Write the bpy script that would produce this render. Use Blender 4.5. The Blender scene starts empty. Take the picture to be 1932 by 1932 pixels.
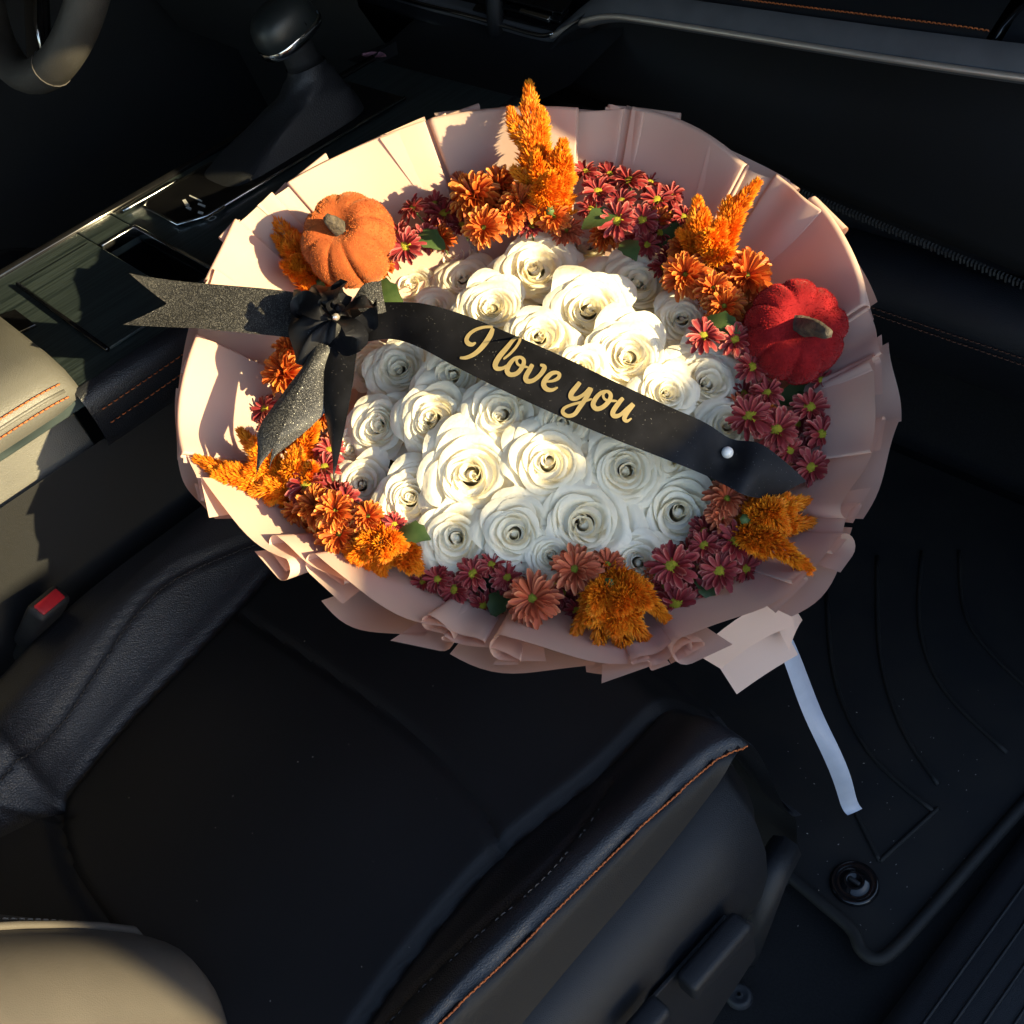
import bpy, bmesh, math, random
import numpy as np
from mathutils import Vector, Matrix
from mathutils.bvhtree import BVHTree

random.seed(7); np.random.seed(7)
scene = bpy.context.scene
COL = scene.collection
R = math.radians
nrm = lambda v: np.asarray(v, float) / np.linalg.norm(v)
A3 = lambda *v: np.array(v, float)
UP = A3(0, 0, 1)

# ------------------------------------------------------------------ camera
# x = car right, y = car forward, z = up; z = 0 is the passenger seat cushion
YAW, PITCH, ROLL, FPX, PXW = R(58.69), R(44.22), R(-17.33), 2012.0, 1932.0
CAM = A3(.64, 0, .817)
_fw = A3(-math.sin(YAW)*math.cos(PITCH), math.cos(YAW)*math.cos(PITCH), -math.sin(PITCH))
_r = A3(math.cos(YAW), math.sin(YAW), 0); _u = np.cross(_r, _fw)
CR = _r*math.cos(ROLL) + _u*math.sin(ROLL); CU = -_r*math.sin(ROLL) + _u*math.cos(ROLL)
cd = bpy.data.cameras.new('camera'); cam = bpy.data.objects.new('camera', cd); COL.objects.link(cam)
cam.matrix_world = Matrix(((CR[0], CU[0], -_fw[0], CAM[0]), (CR[1], CU[1], -_fw[1], CAM[1]),
                           (CR[2], CU[2], -_fw[2], CAM[2]), (0, 0, 0, 1)))
cd.sensor_width = 36; cd.lens = 36*FPX/PXW; cd.clip_start = .02; cd.clip_end = 200
scene.camera = cam

# ------------------------------------------------------------------ light
SUN_AZ, SUN_EL = R(73), R(17.5)          # azimuth from car forward towards car right
w = bpy.data.worlds.new('World'); scene.world = w; w.use_nodes = True
nt = w.node_tree; bg = nt.nodes['Background']
sky = nt.nodes.new('ShaderNodeTexSky'); sky.sky_type = 'NISHITA'; sky.sun_disc = False
sky.sun_elevation = SUN_EL; sky.sun_rotation = SUN_AZ; sky.dust_density = .6; sky.ozone_density = 1.4
nt.links.new(sky.outputs[0], bg.inputs[0]); bg.inputs[1].default_value = .15
sl = bpy.data.lights.new('sun', 'SUN'); so = bpy.data.objects.new('sun', sl); COL.objects.link(so)
sl.energy = 4.8; sl.angle = R(.5); sl.color = (1, .815, .44)
SD = A3(math.sin(SUN_AZ)*math.cos(SUN_EL), math.cos(SUN_AZ)*math.cos(SUN_EL), math.sin(SUN_EL))
so.rotation_euler = Vector(SD).to_track_quat('Z', 'Y').to_euler()
so.location = (4, 2, 3)
vs = scene.view_settings; vs.view_transform = 'Standard'; vs.look = 'None'; vs.exposure = 1.58; vs.gamma = 1
vs.use_curve_mapping = False
scene.cycles.max_bounces = 9; scene.cycles.diffuse_bounces = 7; scene.cycles.caustics_reflective = False; scene.cycles.caustics_refractive = False; scene.cycles.transparent_max_bounces = 8

# ------------------------------------------------------------------ picking helpers: a view ray cut by a plane of the car
def ray(px, py): return nrm(CR*(px-966) - CU*(py-966) + _fw*FPX)
def zp(px, py, z): r = ray(px, py); return CAM + r*((z-CAM[2])/r[2])
def yp(px, py, y): r = ray(px, py); return CAM + r*((y-CAM[1])/r[1])
def xp(px, py, x): r = ray(px, py); return CAM + r*((x-CAM[0])/r[0])
# bouquet frame
BO = CAM + ray(1015, 760)*.95
BN = nrm(UP + nrm(CAM-BO)*.5)
BU = nrm(CR - BN*np.dot(CR, BN)); BV = np.cross(BN, BU)
def bp(px, py, h):
    r = ray(px, py); o = BO + BN*h; return CAM + r*(np.dot(o-CAM, BN)/np.dot(r, BN))
def buv(p): e = p-BO; return np.dot(e, BU), np.dot(e, BV), np.dot(e, BN)
def bw(u, v, h): return BO + BU*u + BV*v + BN*h
DOMC = buv(bp(1010, 770, .05))[:2]; DOMR, DOMH = .205, .085
def domh(u, v):
    q = math.hypot(u-DOMC[0], v-DOMC[1])/DOMR; return DOMH*(1-q*q)
def domn(u, v):
    k = 2*DOMH/DOMR**2; return nrm(BU*(u-DOMC[0])*k + BV*(v-DOMC[1])*k + BN)
def dome(px, py, off=0):
    h = .05
    for _ in range(12):
        p = bp(px, py, h); u, v, _q = buv(p); h = max(-.02, domh(u, v)) + off
    return p, domn(u, v), h

# ------------------------------------------------------------------ scene helpers
def tag(o, label=None, cat=None, group=None, kind=None):
    for k, v in (('label', label), ('category', cat), ('group', group), ('kind', kind)):
        if v: o[k] = v
    return o
def thing(name, loc, label, cat, group=None):
    o = bpy.data.objects.new(name, None); COL.objects.link(o); o.empty_display_size = .02
    o.location = Vector(loc); return tag(o, label, cat, group)
def obj(name, me, parent=None, local=False):
    o = bpy.data.objects.new(name, me); COL.objects.link(o)
    if parent: o.parent = parent
    return o
def mesh(name, V, F, mat, parent=None, smooth=True, attr=None, local=False):
    me = bpy.data.meshes.new(name)
    V = np.asarray(V, float).reshape(-1, 3)
    if parent is not None and not local: V = V - np.array(root_loc(parent))
    me.from_pydata(V.tolist(), [], [tuple(f) for f in F])
    if smooth: me.polygons.foreach_set('use_smooth', [True]*len(me.polygons))
    if attr is not None:
        a = me.attributes.new('t', 'FLOAT', 'POINT'); a.data.foreach_set('value', np.asarray(attr, float))
    if mat: me.materials.append(mat)
    me.update()
    return me if name.startswith('_') else obj(name, me, parent)
def root_loc(o):
    v = Vector(o.location)
    while o.parent: o = o.parent; v = v + Vector(o.location)
    return v
def grid_faces(n, m, wrap=False):
    F = []
    for i in range(n-1):
        for j in range(m if wrap else m-1):
            k = (j+1) % m; F.append((i*m+j, i*m+k, (i+1)*m+k, (i+1)*m+j))
    return F
def cr(P, n):
    """Catmull-Rom through the rows of P, n samples"""
    P = np.asarray(P, float); k = len(P); out = []
    for s in np.linspace(0, k-1, n):
        i = min(int(s), k-2); f = s-i
        p0, p1, p2, p3 = P[max(i-1, 0)], P[i], P[i+1], P[min(i+2, k-1)]
        out.append(.5*((2*p1) + (p2-p0)*f + (2*p0-5*p1+4*p2-p3)*f*f + (3*p1-p0-3*p2+p3)*f**3))
    return np.array(out)
def tube_geo(P, rad, seg=8, caps=True):
    P = np.asarray(P, float); n = len(P); rad = np.full(n, rad) if np.isscalar(rad) else np.asarray(rad)
    V = []; ref = None
    for i in range(n):
        t = nrm(P[min(i+1, n-1)]-P[max(i-1, 0)])
        if ref is None: ref = np.cross(t, UP) if abs(t[2]) < .9 else np.cross(t, A3(1, 0, 0))
        a = nrm(ref - t*np.dot(ref, t)); b = np.cross(t, a); ref = a
        for k in range(seg):
            q = 2*math.pi*k/seg; V.append(P[i] + rad[i]*(a*math.cos(q)+b*math.sin(q)))
    F = grid_faces(n, seg, True)
    if caps: F += [tuple(range(seg-1, -1, -1)), tuple(range((n-1)*seg, n*seg))]
    return V, F
def tube(name, P, rad, mat, parent=None, seg=8):
    V, F = tube_geo(P, rad, seg); return mesh(name, V, F, mat, parent)
def stitches(name, P, mat, parent, step=.006, ln=.0042, r=.0007, off=A3(0, 0, .001)):
    """a run of thread stitches along a polyline, one part"""
    P = cr(P, 160); d = np.r_[0, np.cumsum(np.linalg.norm(np.diff(P, axis=0), axis=1))]
    V, F = [], []
    for s in np.arange(0, d[-1]-ln, step):
        a = A3(*[np.interp(s, d, P[:, k]) for k in range(3)])+off; b = A3(*[np.interp(s+ln, d, P[:, k]) for k in range(3)])+off
        v, f = tube_geo([a-off*1.2, a+(b-a)*.2, b-(b-a)*.2, b-off*1.2], r, 5)
        o = len(V); V += v; F += [tuple(i+o for i in q) for q in f]
    return tag(mesh(name, V, F, mat, parent), kind='stuff')
def rbox(name, c, s, bev, mat, parent=None, axes=None, seg=3):
    bm = bmesh.new(); bmesh.ops.create_cube(bm, size=1)
    for v in bm.verts: v.co = Vector((v.co.x*s[0], v.co.y*s[1], v.co.z*s[2]))
    if bev: bmesh.ops.bevel(bm, geom=bm.edges[:], offset=bev, segments=seg, profile=.5, affect='EDGES')
    M = np.eye(3) if axes is None else np.array(axes)
    V = [np.array(c)+M[0]*v.co.x+M[1]*v.co.y+M[2]*v.co.z for v in bm.verts]
    bm.verts.index_update(); F = [[v.index for v in f.verts] for f in bm.faces]; bm.free()
    return mesh(name, V, F, mat, parent, smooth=True)
def loft(name, secs, mat, parent=None, closed=False, cap=False):
    n, m = len(secs), len(secs[0]); F = grid_faces(n, m, closed)
    if cap: F += [tuple(range(m-1, -1, -1)), tuple(range((n-1)*m, n*m))]
    return mesh(name, np.array(secs).reshape(-1, 3), F, mat, parent)
def slab(name, poly, thick, dirn, mat, parent=None, bev=0):
    """polygon extruded by thick along dirn, edges bevelled"""
    bm = bmesh.new(); vs_ = [bm.verts.new(Vector(p)) for p in poly]; f = bm.faces.new(vs_)
    ex = bmesh.ops.extrude_face_region(bm, geom=[f])
    for g in ex['geom']:
        if isinstance(g, bmesh.types.BMVert): g.co += Vector(np.array(dirn)*thick)
    bmesh.ops.recalc_face_normals(bm, faces=bm.faces[:])
    if bev: bmesh.ops.bevel(bm, geom=bm.edges[:], offset=bev, segments=2, profile=.5, affect='EDGES')
    bm.verts.index_update(); V = [tuple(v.co) for v in bm.verts]; F = [[v.index for v in q.verts] for q in bm.faces]; bm.free()
    return mesh(name, V, F, mat, parent, smooth=False)

# ------------------------------------------------------------------ materials
def mat(name, col, rough=.5, metal=0, spec=.5, col2=None, cscale=60, cdetail=3, bump=None, sheen=0, sheen_tint=(1, 1, 1), coat=0,
        transl=0, transl_col=None, rand=None, attr=None, wave=None, aniso=0, glitter=0):
    m = bpy.data.materials.new(name); m.use_nodes = True; N = m.node_tree.nodes; L = m.node_tree.links
    b = N['Principled BSDF']; out = N['Material Output']
    rgba = lambda c: (c[0], c[1], c[2], 1)
    b.inputs['Base Color'].default_value = rgba(col); b.inputs['Roughness'].default_value = rough
    b.inputs['Metallic'].default_value = metal; b.inputs['Specular IOR Level'].default_value = spec
    if sheen: b.inputs['Sheen Weight'].default_value = sheen; b.inputs['Sheen Roughness'].default_value = .4; b.inputs['Sheen Tint'].default_value = rgba(sheen_tint)
    if coat: b.inputs['Coat Weight'].default_value = coat; b.inputs['Coat Roughness'].default_value = .08
    tc = N.new('ShaderNodeTexCoord'); cs = None
    def noise(scale, detail=3):
        q = N.new('ShaderNodeTexNoise'); q.inputs['Scale'].default_value = scale; q.inputs['Detail'].default_value = detail
        L.new(tc.outputs['Object'], q.inputs['Vector']); return q
    def mix(f, a, c):
        q = N.new('ShaderNodeMix'); q.data_type = 'RGBA'
        for s, v in ((0, f), (6, a), (7, c)):
            if isinstance(v, bpy.types.NodeSocket): L.new(v, q.inputs[s])
            else: q.inputs[s].default_value = v if s == 0 else rgba(v)
        return q.outputs[2]
    def ramp(s, p0, p1):
        q = N.new('ShaderNodeMapRange'); q.inputs[1].default_value = p0; q.inputs[2].default_value = p1; L.new(s, q.inputs[0]); return q.outputs[0]
    cs = col
    if attr:      # colours along the petal: list of (position, colour)
        at = N.new('ShaderNodeAttribute'); at.attribute_name = 't'
        rp = N.new('ShaderNodeValToRGB'); e = rp.color_ramp.elements
        while len(e) < len(attr): e.new(.5)
        for k, (p, c) in enumerate(attr): e[k].position = p; e[k].color = rgba(c)
        L.new(at.outputs['Fac'], rp.inputs[0]); cs = rp.outputs[0]
    if col2 is not None:
        q = noise(cscale, cdetail); cs = mix(ramp(q.outputs['Fac'], .38, .62), cs, col2)
    if rand is not None:
        oi = N.new('ShaderNodeObjectInfo'); cs = mix(oi.outputs['Random'], cs, rand)
    if wave:      # (scale, colour, stretch axis) fine parallel lines
        mp = N.new('ShaderNodeMapping'); L.new(tc.outputs['Object'], mp.inputs[0]); mp.inputs['Scale'].default_value = wave[2]
        q = N.new('ShaderNodeTexNoise'); q.inputs['Scale'].default_value = wave[0]; q.inputs['Detail'].default_value = 4
        L.new(mp.outputs[0], q.inputs['Vector']); cs = mix(ramp(q.outputs['Fac'], .35, .65), cs, wave[1])
    if isinstance(cs, bpy.types.NodeSocket): L.new(cs, b.inputs['Base Color'])
    if bump:
        kind, sc, st, dist = bump
        if kind == 'leather':
            q = N.new('ShaderNodeTexVoronoi'); q.feature = 'DISTANCE_TO_EDGE'; q.inputs['Scale'].default_value = sc
            nz = noise(sc*.6, 2); ad = N.new('ShaderNodeVectorMath'); ad.operation = 'MULTIPLY_ADD'
            L.new(nz.outputs['Color'], ad.inputs[0]); ad.inputs[1].default_value = (.6/sc,)*3; L.new(tc.outputs['Object'], ad.inputs[2])
            L.new(ad.outputs[0], q.inputs['Vector']); hsrc = q.outputs['Distance']
            hsrc = ramp(hsrc, 0, .25)
        else: hsrc = noise(sc, 4).outputs['Fac']
        bp_ = N.new('ShaderNodeBump'); bp_.inputs['Strength'].default_value = st; bp_.inputs['Distance'].default_value = dist
        L.new(hsrc, bp_.inputs['Height']); L.new(bp_.outputs[0], b.inputs['Normal'])
    if glitter:   # sparse bright flecks woven in the ribbon
        q = N.new('ShaderNodeTexVoronoi'); q.inputs['Scale'].default_value = 2600; L.new(tc.outputs['Object'], q.inputs['Vector'])
        s = N.new('ShaderNodeSeparateColor'); L.new(q.outputs['Color'], s.inputs[0])
        th = ramp(s.outputs[0], 1-glitter, 1-glitter*.6)
        L.new(mix(th, cs, (.13, .125, .12)), b.inputs['Base Color'])
        mr = N.new('ShaderNodeMix'); mr.inputs[2].default_value = rough; mr.inputs[3].default_value = .3; L.new(th, mr.inputs[0]); L.new(mr.outputs[0], b.inputs['Roughness'])
        nn = N.new('ShaderNodeMix'); nn.data_type = 'VECTOR'
        g = N.new('ShaderNodeNewGeometry'); sub = N.new('ShaderNodeVectorMath'); sub.operation = 'SUBTRACT'; L.new(q.outputs['Color'], sub.inputs[0]); sub.inputs[1].default_value = (.5, .5, .5)
        ma = N.new('ShaderNodeVectorMath'); ma.operation = 'MULTIPLY_ADD'; L.new(sub.outputs[0], ma.inputs[0]); ma.inputs[1].default_value = (1.1,)*3; L.new(g.outputs['Normal'], ma.inputs[2])
        no = N.new('ShaderNodeVectorMath'); no.operation = 'NORMALIZE'; L.new(ma.outputs[0], no.inputs[0])
        L.new(th, nn.inputs[0]); L.new(g.outputs['Normal'], nn.inputs[4]); L.new(no.outputs[0], nn.inputs[5]); L.new(nn.outputs[1], b.inputs['Normal'])
    if transl:
        t = N.new('ShaderNodeBsdfTranslucent'); ms = N.new('ShaderNodeMixShader'); ms.inputs[0].default_value = transl
        if transl_col is not None: t.inputs[0].default_value = rgba(transl_col)
        elif isinstance(cs, bpy.types.NodeSocket): L.new(cs, t.inputs[0])
        else: t.inputs[0].default_value = rgba(col)
        L.new(b.outputs[0], ms.inputs[1]); L.new(t.outputs[0], ms.inputs[2]); L.new(ms.outputs[0], out.inputs[0])
    return m
M_leather = mat('black_leather', (.0085, .0095, .0130), .40, spec=.55, col2=(.011, .0122, .0165), cscale=9, bump=('leather', 420, .35, .0006))
M_leather_c = mat('black_perforated_leather', (.0068, .0072, .0088), .55, spec=.30, col2=(.0086, .009, .0108), cscale=7, bump=('leather', 520, .25, .0004))
M_leather_sunlit = mat('sunlit_black_leather', (.122, .118, .108), .5, spec=.5, col2=(.10, .097, .09), cscale=12, bump=('leather', 520, .3, .0006))  # black leather lightened to grey: sunlight on it put into the colour
M_plastic = mat('black_grained_plastic', (.009, .0098, .0130), .52, spec=.4, bump=('leather', 700, .35, .0005))
M_softdash = mat('soft_touch_dash', (.012, .0125, .0145), .58, spec=.35, bump=('leather', 600, .2, .0004), col2=(.012, .012, .013), cscale=10)
M_gloss = mat('gloss_black', (.004, .004, .005), .12, spec=.5, col2=(.006, .006, .007), cscale=30)
M_satin = mat('satin_grey_trim', (.20, .20, .215), .42, metal=.5, spec=.5, col2=(.17, .17, .185), cscale=25)
M_chrome = mat('chrome', (.62, .64, .68), .16, metal=1, col2=(.55, .57, .6), cscale=40)
M_wood = mat('dark_striped_trim', (.010, .017, .019), .38, spec=.5, wave=(26, (.042, .057, .058), (14, .35, 1)), coat=.25)
M_carpet = mat('black_carpet', (.010, .010, .011), .95, spec=.1, col2=(.014, .014, .015), cscale=400, bump=('noise', 900, .6, .002))
M_rubber = mat('black_rubber_mat', (.0072, .0074, .0085), .66, spec=.28, col2=(.012, .011, .0105), cscale=14, bump=('noise', 500, .25, .0006))
M_thread_o = mat('orange_thread', (.50, .13, .03), .7, col2=(.38, .10, .03), cscale=300)
M_thread_d = mat('dark_thread', (.05, .045, .045), .7, col2=(.035, .03, .03), cscale=300)
M_thread_l = mat('pale_thread', (.28, .24, .20), .7, col2=(.23, .20, .165), cscale=300)
M_red = mat('red_plastic', (.35, .012, .02), .4, col2=(.28, .01, .018), cscale=60)
M_print = mat('white_print', (.6, .6, .6), .5, col2=(.5, .5, .5), cscale=100)
M_paper = mat('pink_wrapping_paper', (.70, .51, .435), .6, spec=.2, col2=(.68, .495, .425), cscale=18, transl=.30, transl_col=(.78, .40, .26))
M_rose = mat('cream_rose_petal', (.93, .90, .80), .5, spec=.25, rand=(.93, .875, .73), transl=.34, transl_col=(.96, .88, .64), bump=('noise', 5, .12, .03))
M_dpet = mat('crimson_daisy_petal', (.3, .02, .03), .5, spec=.3, transl=.2,
             attr=[(0, (.33, .030, .030)), (.45, (.31, .027, .029)), (.8, (.39, .07, .065)), (1, (.56, .23, .18))], rand=(.24, .022, .028))
M_opet = mat('orange_mum_petal', (.55, .12, .02), .5, spec=.3, transl=.22,
             attr=[(0, (.50, .045, .012)), (.4, (.60, .085, .014)), (.8, (.70, .20, .03)), (1, (.80, .38, .08))], rand=(.56, .11, .02))
M_rpet = mat('rust_mum_petal', (.5, .1, .04), .5, spec=.3, transl=.2,
             attr=[(0, (.46, .07, .035)), (.4, (.54, .12, .055)), (.8, (.60, .18, .085)), (1, (.68, .30, .16))], rand=(.50, .11, .05))
M_dcen = mat('yellow_green_disc', (.42, .34, .012), .7, col2=(.32, .33, .015), cscale=900, bump=('noise', 2500, .8, .001))
M_ocen = mat('green_disc', (.20, .28, .015), .7, col2=(.30, .32, .02), cscale=900, bump=('noise', 2500, .8, .001))
M_cel = mat('orange_celosia', (.85, .28, .008), .55, spec=.3, transl=.28,
            attr=[(0, (.60, .12, .004)), (.6, (.87, .29, .008)), (1, (.93, .46, .035))], col2=(.82, .20, .006), cscale=90)
M_green = mat('green_stem', (.06, .11, .03), .6, col2=(.09, .14, .04), cscale=200)
M_leaf = mat('green_leaf', (.045, .085, .025), .5, col2=(.07, .11, .035), cscale=90, transl=.2)
M_foam = mat('floral_foam', (.018, .028, .012), .9, col2=(.025, .035, .015), cscale=150)
M_pumpo = mat('orange_velvet', (.37, .088, .024), .85, spec=.15, col2=(.30, .066, .018), cscale=70, sheen=.35, sheen_tint=(1, .62, .35), bump=('noise', 1500, .4, .0010))
M_pumpr = mat('red_velvet', (.23, .007, .010), .85, spec=.15, col2=(.17, .005, .008), cscale=70, sheen=.35, sheen_tint=(1, .35, .32), bump=('noise', 1500, .4, .0010))
M_fuzzo = mat('orange_velvet_pile', (.60, .17, .05), .9, spec=.1, col2=(.58, .14, .03), cscale=200)
M_fuzzr = mat('red_velvet_pile', (.34, .016, .018), .9, spec=.1, col2=(.24, .008, .011), cscale=200)
M_stem = mat('grey_wood_stem', (.10, .078, .056), .8, col2=(.045, .036, .03), cscale=160, bump=('noise', 500, .8, .002))
M_ribbon = mat('black_satin_ribbon', (.006, .006, .0075), .5, spec=.18, glitter=.003, col2=(.012, .012, .015), cscale=30)
M_ribbon_g = mat('black_glitter_ribbon', (.014, .014, .016), .5, spec=.5, glitter=.20, col2=(.02, .02, .022), cscale=30)
M_gold = mat('gold_lettering', (.58, .45, .22), .42, metal=.5, col2=(.52, .40, .19), cscale=90)
M_pearl = mat('pearl', (.82, .80, .76), .2, spec=.6, coat=.6, col2=(.78, .76, .74), cscale=120)
M_gem = mat('rhinestone', (.75, .68, .62), .08, metal=.7, col2=(.6, .5, .45), cscale=800)
M_white_rib = mat('white_satin_ribbon', (.40, .43, .52), .45, spec=.4, col2=(.37, .40, .49), cscale=60, bump=('noise', 200, .2, .001))
M_petal_f = mat('fallen_pink_petal', (.42, .20, .26), .5, col2=(.35, .16, .22), cscale=60, transl=.2)
M_body = mat('car_body_paint', (.03, .03, .033), .4, col2=(.035, .035, .04), cscale=5)
M_headliner = mat('headliner', (.10, .095, .09), .9, col2=(.12, .11, .105), cscale=50)
M_glass = mat('window_glass', (.9, .95, .95), .02, spec=.5)
_b = M_glass.node_tree.nodes['Principled BSDF']; _b.inputs['Transmission Weight'].default_value = 1; _b.inputs['IOR'].default_value = 1.02

# ================================================================== SETTING: car body
def plane(name, pts, m, kind='structure'):
    return tag(mesh(name, pts, [tuple(range(len(pts)))], m, smooth=False), kind=kind)
plane('car_floor', [(-1.6, -1.2, -.335), (.62, -1.2, -.335), (.62, 1.4, -.335), (-1.6, 1.4, -.335)], M_carpet)
plane('ground', [(-40, -40, -.75), (40, -40, -.75), (40, 40, -.75), (-40, 40, -.75)],
      mat('asphalt', (.05, .05, .052), .9, col2=(.065, .064, .062), cscale=80, bump=('noise', 300, .6, .004)))
# roof
rf = []
for y in np.linspace(-1.2, .55, 10):
    rf.append([A3(x, y, .90+.05*(1-((x+.55)/1.05)**2)-.05*((y-.0)/1.0)**2) for x in np.linspace(-1.55, .42, 14)])
tag(loft('car_roof', rf, M_headliner), kind='structure')
tag(tube('windshield_pillar', cr([(.58, 1.40, .42), (.52, 1.12, .66), (.46, .78, .84), (.43, .55, .90)], 14), .04, M_body, seg=10), kind='structure')
ws = [[A3(-1.6, 1.40, .40), A3(.56, 1.40, .40)], [A3(-1.55, 1.12, .66), A3(.51, 1.12, .66)], [A3(-1.5, .78, .86), A3(.44, .78, .86)], [A3(-1.5, .52, .93), A3(.42, .52, .93)]]
tag(loft('windshield_sun_blocker', ws, M_headliner), kind='structure')  # added unseen sheet that keeps sun off the dash and console
tag(loft('driver_side_wall', [[A3(-1.55, y, -.34), A3(-1.58, y, .45), A3(-1.5, y, .93)] for y in (-1.2, 0, 1.42)], M_softdash), kind='structure')
tag(rbox('firewall', A3(-.5, 1.18, .03), (2.2, .04, .76), 0, M_carpet), kind='structure')
# added unseen wall parallel to the car, shading the seat and near bouquet side
WY0 = .50
WX, WZ = 1.9, .248+(1.9-.12)*math.tan(SUN_EL)/math.sin(SUN_AZ)
tag(rbox('sun_blocker_wall', A3(WX+.1, WY0+4.5, (WZ-.75)/2), (.2, 9, WZ+.75), .01, mat('sun_blocker_render', (.40, .38, .35), .9, col2=(.33, .31, .29), cscale=9, bump=('noise', 90, .5, .003))), kind='structure')

# ================================================================== passenger seat
def seam_z(pts, z): return np.array([zp(x, y, z) for x, y in pts])
S_left = seam_z([(560, 985), (480, 1075), (370, 1190), (250, 1310), (160, 1410), (110, 1480), (98, 1510)], .005)
S_rear = seam_z([(98, 1510), (105, 1560), (150, 1670), (250, 1800), (330, 1880), (440, 1990)], .005)
S_cen = seam_z([(560, 2040), (650, 1932), (760, 1780), (930, 1585), (1130, 1420), (1290, 1255)], .01)
S_mid = seam_z([(480, 2080), (640, 1945), (830, 1790), (1000, 1660), (1090, 1550), (1140, 1440)], .03)
S_or = seam_z([(700, 2050), (820, 1932), (1000, 1760), (1160, 1600), (1290, 1480), (1350, 1430), (1410, 1405)], .02)
S_cross = seam_z([(930, 1585), (890, 1500), (780, 1380), (600, 1250), (440, 1140)], .005)
S_lo = seam_z([(-40, 1450), (0, 1410), (190, 1180), (300, 1070), (420, 985), (520, 910)], .055)
S_lr = seam_z([(-60, 1512), (0, 1505), (98, 1507)], .03)
def dist_poly(X, Y, P):
    d = np.full(X.shape, 9.)
    for a, b in zip(P[:-1], P[1:]):
        ax, ay = a[:2]; bx, by = b[:2]; dx, dy = bx-ax, by-ay
        t = np.clip(((X-ax)*dx+(Y-ay)*dy)/(dx*dx+dy*dy), 0, 1); d = np.minimum(d, np.hypot(X-ax-t*dx, Y-ay-t*dy))
    return d
def fx(P):
    P = P[np.argsort(P[:, 1])]; return lambda y: np.interp(y, P[:, 1], P[:, 0])
fl, fc, fo, fm, flo = fx(cr(S_left, 40)), fx(cr(S_cen, 40)), fx(cr(S_or, 40)), fx(cr(S_mid, 40)), fx(cr(S_lo, 40))
ss = lambda a, b, x: (lambda t: t*t*(3-2*t))(np.clip((x-a)/(b-a), 0, 1))
gx = np.arange(-.345, .309, .0042); gy = np.arange(-.30, .425, .0046)
X, Y = np.meshgrid(gx, gy, indexing='ij')
L0, C0, O0 = fl(Y), fc(Y), fo(Y)
Z = -.012 + .010*np.sin(np.clip((X-L0)/(C0-L0), 0, 1)*math.pi)
Z += .062*ss(0, .085, L0-X) - .11*ss(.105, .20, L0-X)**1.4            # inner bolster
Z += .040*ss(0, .07, X-C0)                                          # outer bolster
Z -= .075*ss(-.004, .045, X-O0)
Z -= .10*ss(.335, .43, Y)**1.5
Z -= .13*ss(.352, .41, Y)*ss(.20, .285, X)
Z += .05*ss(-.05, -.25, Y)
for P, wd, dp in ((S_left, .006, .008), (S_cen, .006, .009), (S_or, .0035, .006), (S_mid, .0035, .004), (S_cross, .005, .005), (S_lo, .0026, .0035), (S_lr, .004, .004), (S_rear, .006, .008)):
    Z -= dp*np.exp(-(dist_poly(X, Y, cr(P, 30))/wd)**2)
d_lo = dist_poly(X, Y, cr(S_lo, 30)); Z += .0012*np.exp(-((d_lo-.007)/.003)**2)
d_or = dist_poly(X, Y, cr(S_or, 30)); Z += .003*np.exp(-((d_or-.009)/.005)**2)*(X > O0)
crossy = lambda x: np.interp(x, *(lambda P: (P[:, 0], P[:, 1]))(cr(S_cross, 40)[np.argsort(cr(S_cross, 40)[:, 0])]))
rearx = cr(S_rear, 40); reary = lambda x: np.interp(x, rearx[:, 0], rearx[:, 1])
seat = thing('passenger_seat', (0, .1, -.2), 'black leather front passenger seat under the bouquet, orange thread on its outer edge', 'car seat')
def region():
    lab = np.full(X.shape, 0)
    lab[X < L0] = 1; lab[(X >= C0)] = 2; lab[X >= O0] = 3
    mid = (X >= L0) & (X < C0); lab[mid & (Y > crossy(X))] = 4
    lab[(Y < reary(X)) & (X < C0)] = 5
    lab[(X < L0) & (Y < -.095+.02)] = np.where(Y < S_lr[0][1], 5, 1)[(X < L0) & (Y < -.095+.02)]
    lab[(lab == 5) & (X < L0)] = 6
    return lab
lab = region()
vz = np.stack([X, Y, Z], -1)
def hz(x, y):
    i = np.clip((x-gx[0])/.0042, 0, len(gx)-2); j = np.clip((y-gy[0])/.0046, 0, len(gy)-2); a, b = int(i), int(j)
    return Z[a, b]
for k, nm, mt in ((0, 'cushion_panel', M_leather_c), (1, 'inner_bolster', M_leather), (2, 'outer_bolster', M_leather), (3, 'side_facing', M_leather_c), (4, 'front_panel', M_leather_c), (5, 'rear_panel', M_leather_c), (6, 'rear_bolster', M_leather)):
    idx = {}; V = []; F = []
    for i in range(len(gx)-1):
        for j in range(len(gy)-1):
            if lab[i, j] != k: continue
            q = []
            for a, b in ((i, j), (i+1, j), (i+1, j+1), (i, j+1)):
                if (a, b) not in idx: idx[(a, b)] = len(V); V.append(vz[a, b])
                q.append(idx[(a, b)])
            F.append(q)
    if F: mesh(nm, V, F, mt, seat)
on = lambda P, dz=0: np.array([(p[0], p[1], hz(p[0], p[1])+dz) for p in cr(P, 60)])
stitches('orange_stitching', on(S_or[1:]+A3(.004, 0, 0), .0015), M_thread_o, seat, .0052, .0044, .0008)
stitches('dark_stitching', on(S_mid+A3(.006, 0, 0), .001), M_thread_d, seat, .007, .004, .0006)
stitches('bolster_stitching', on(S_lo+A3(.007, 0, 0), .002), M_thread_d, seat, .006, .004, .0006)
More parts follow.
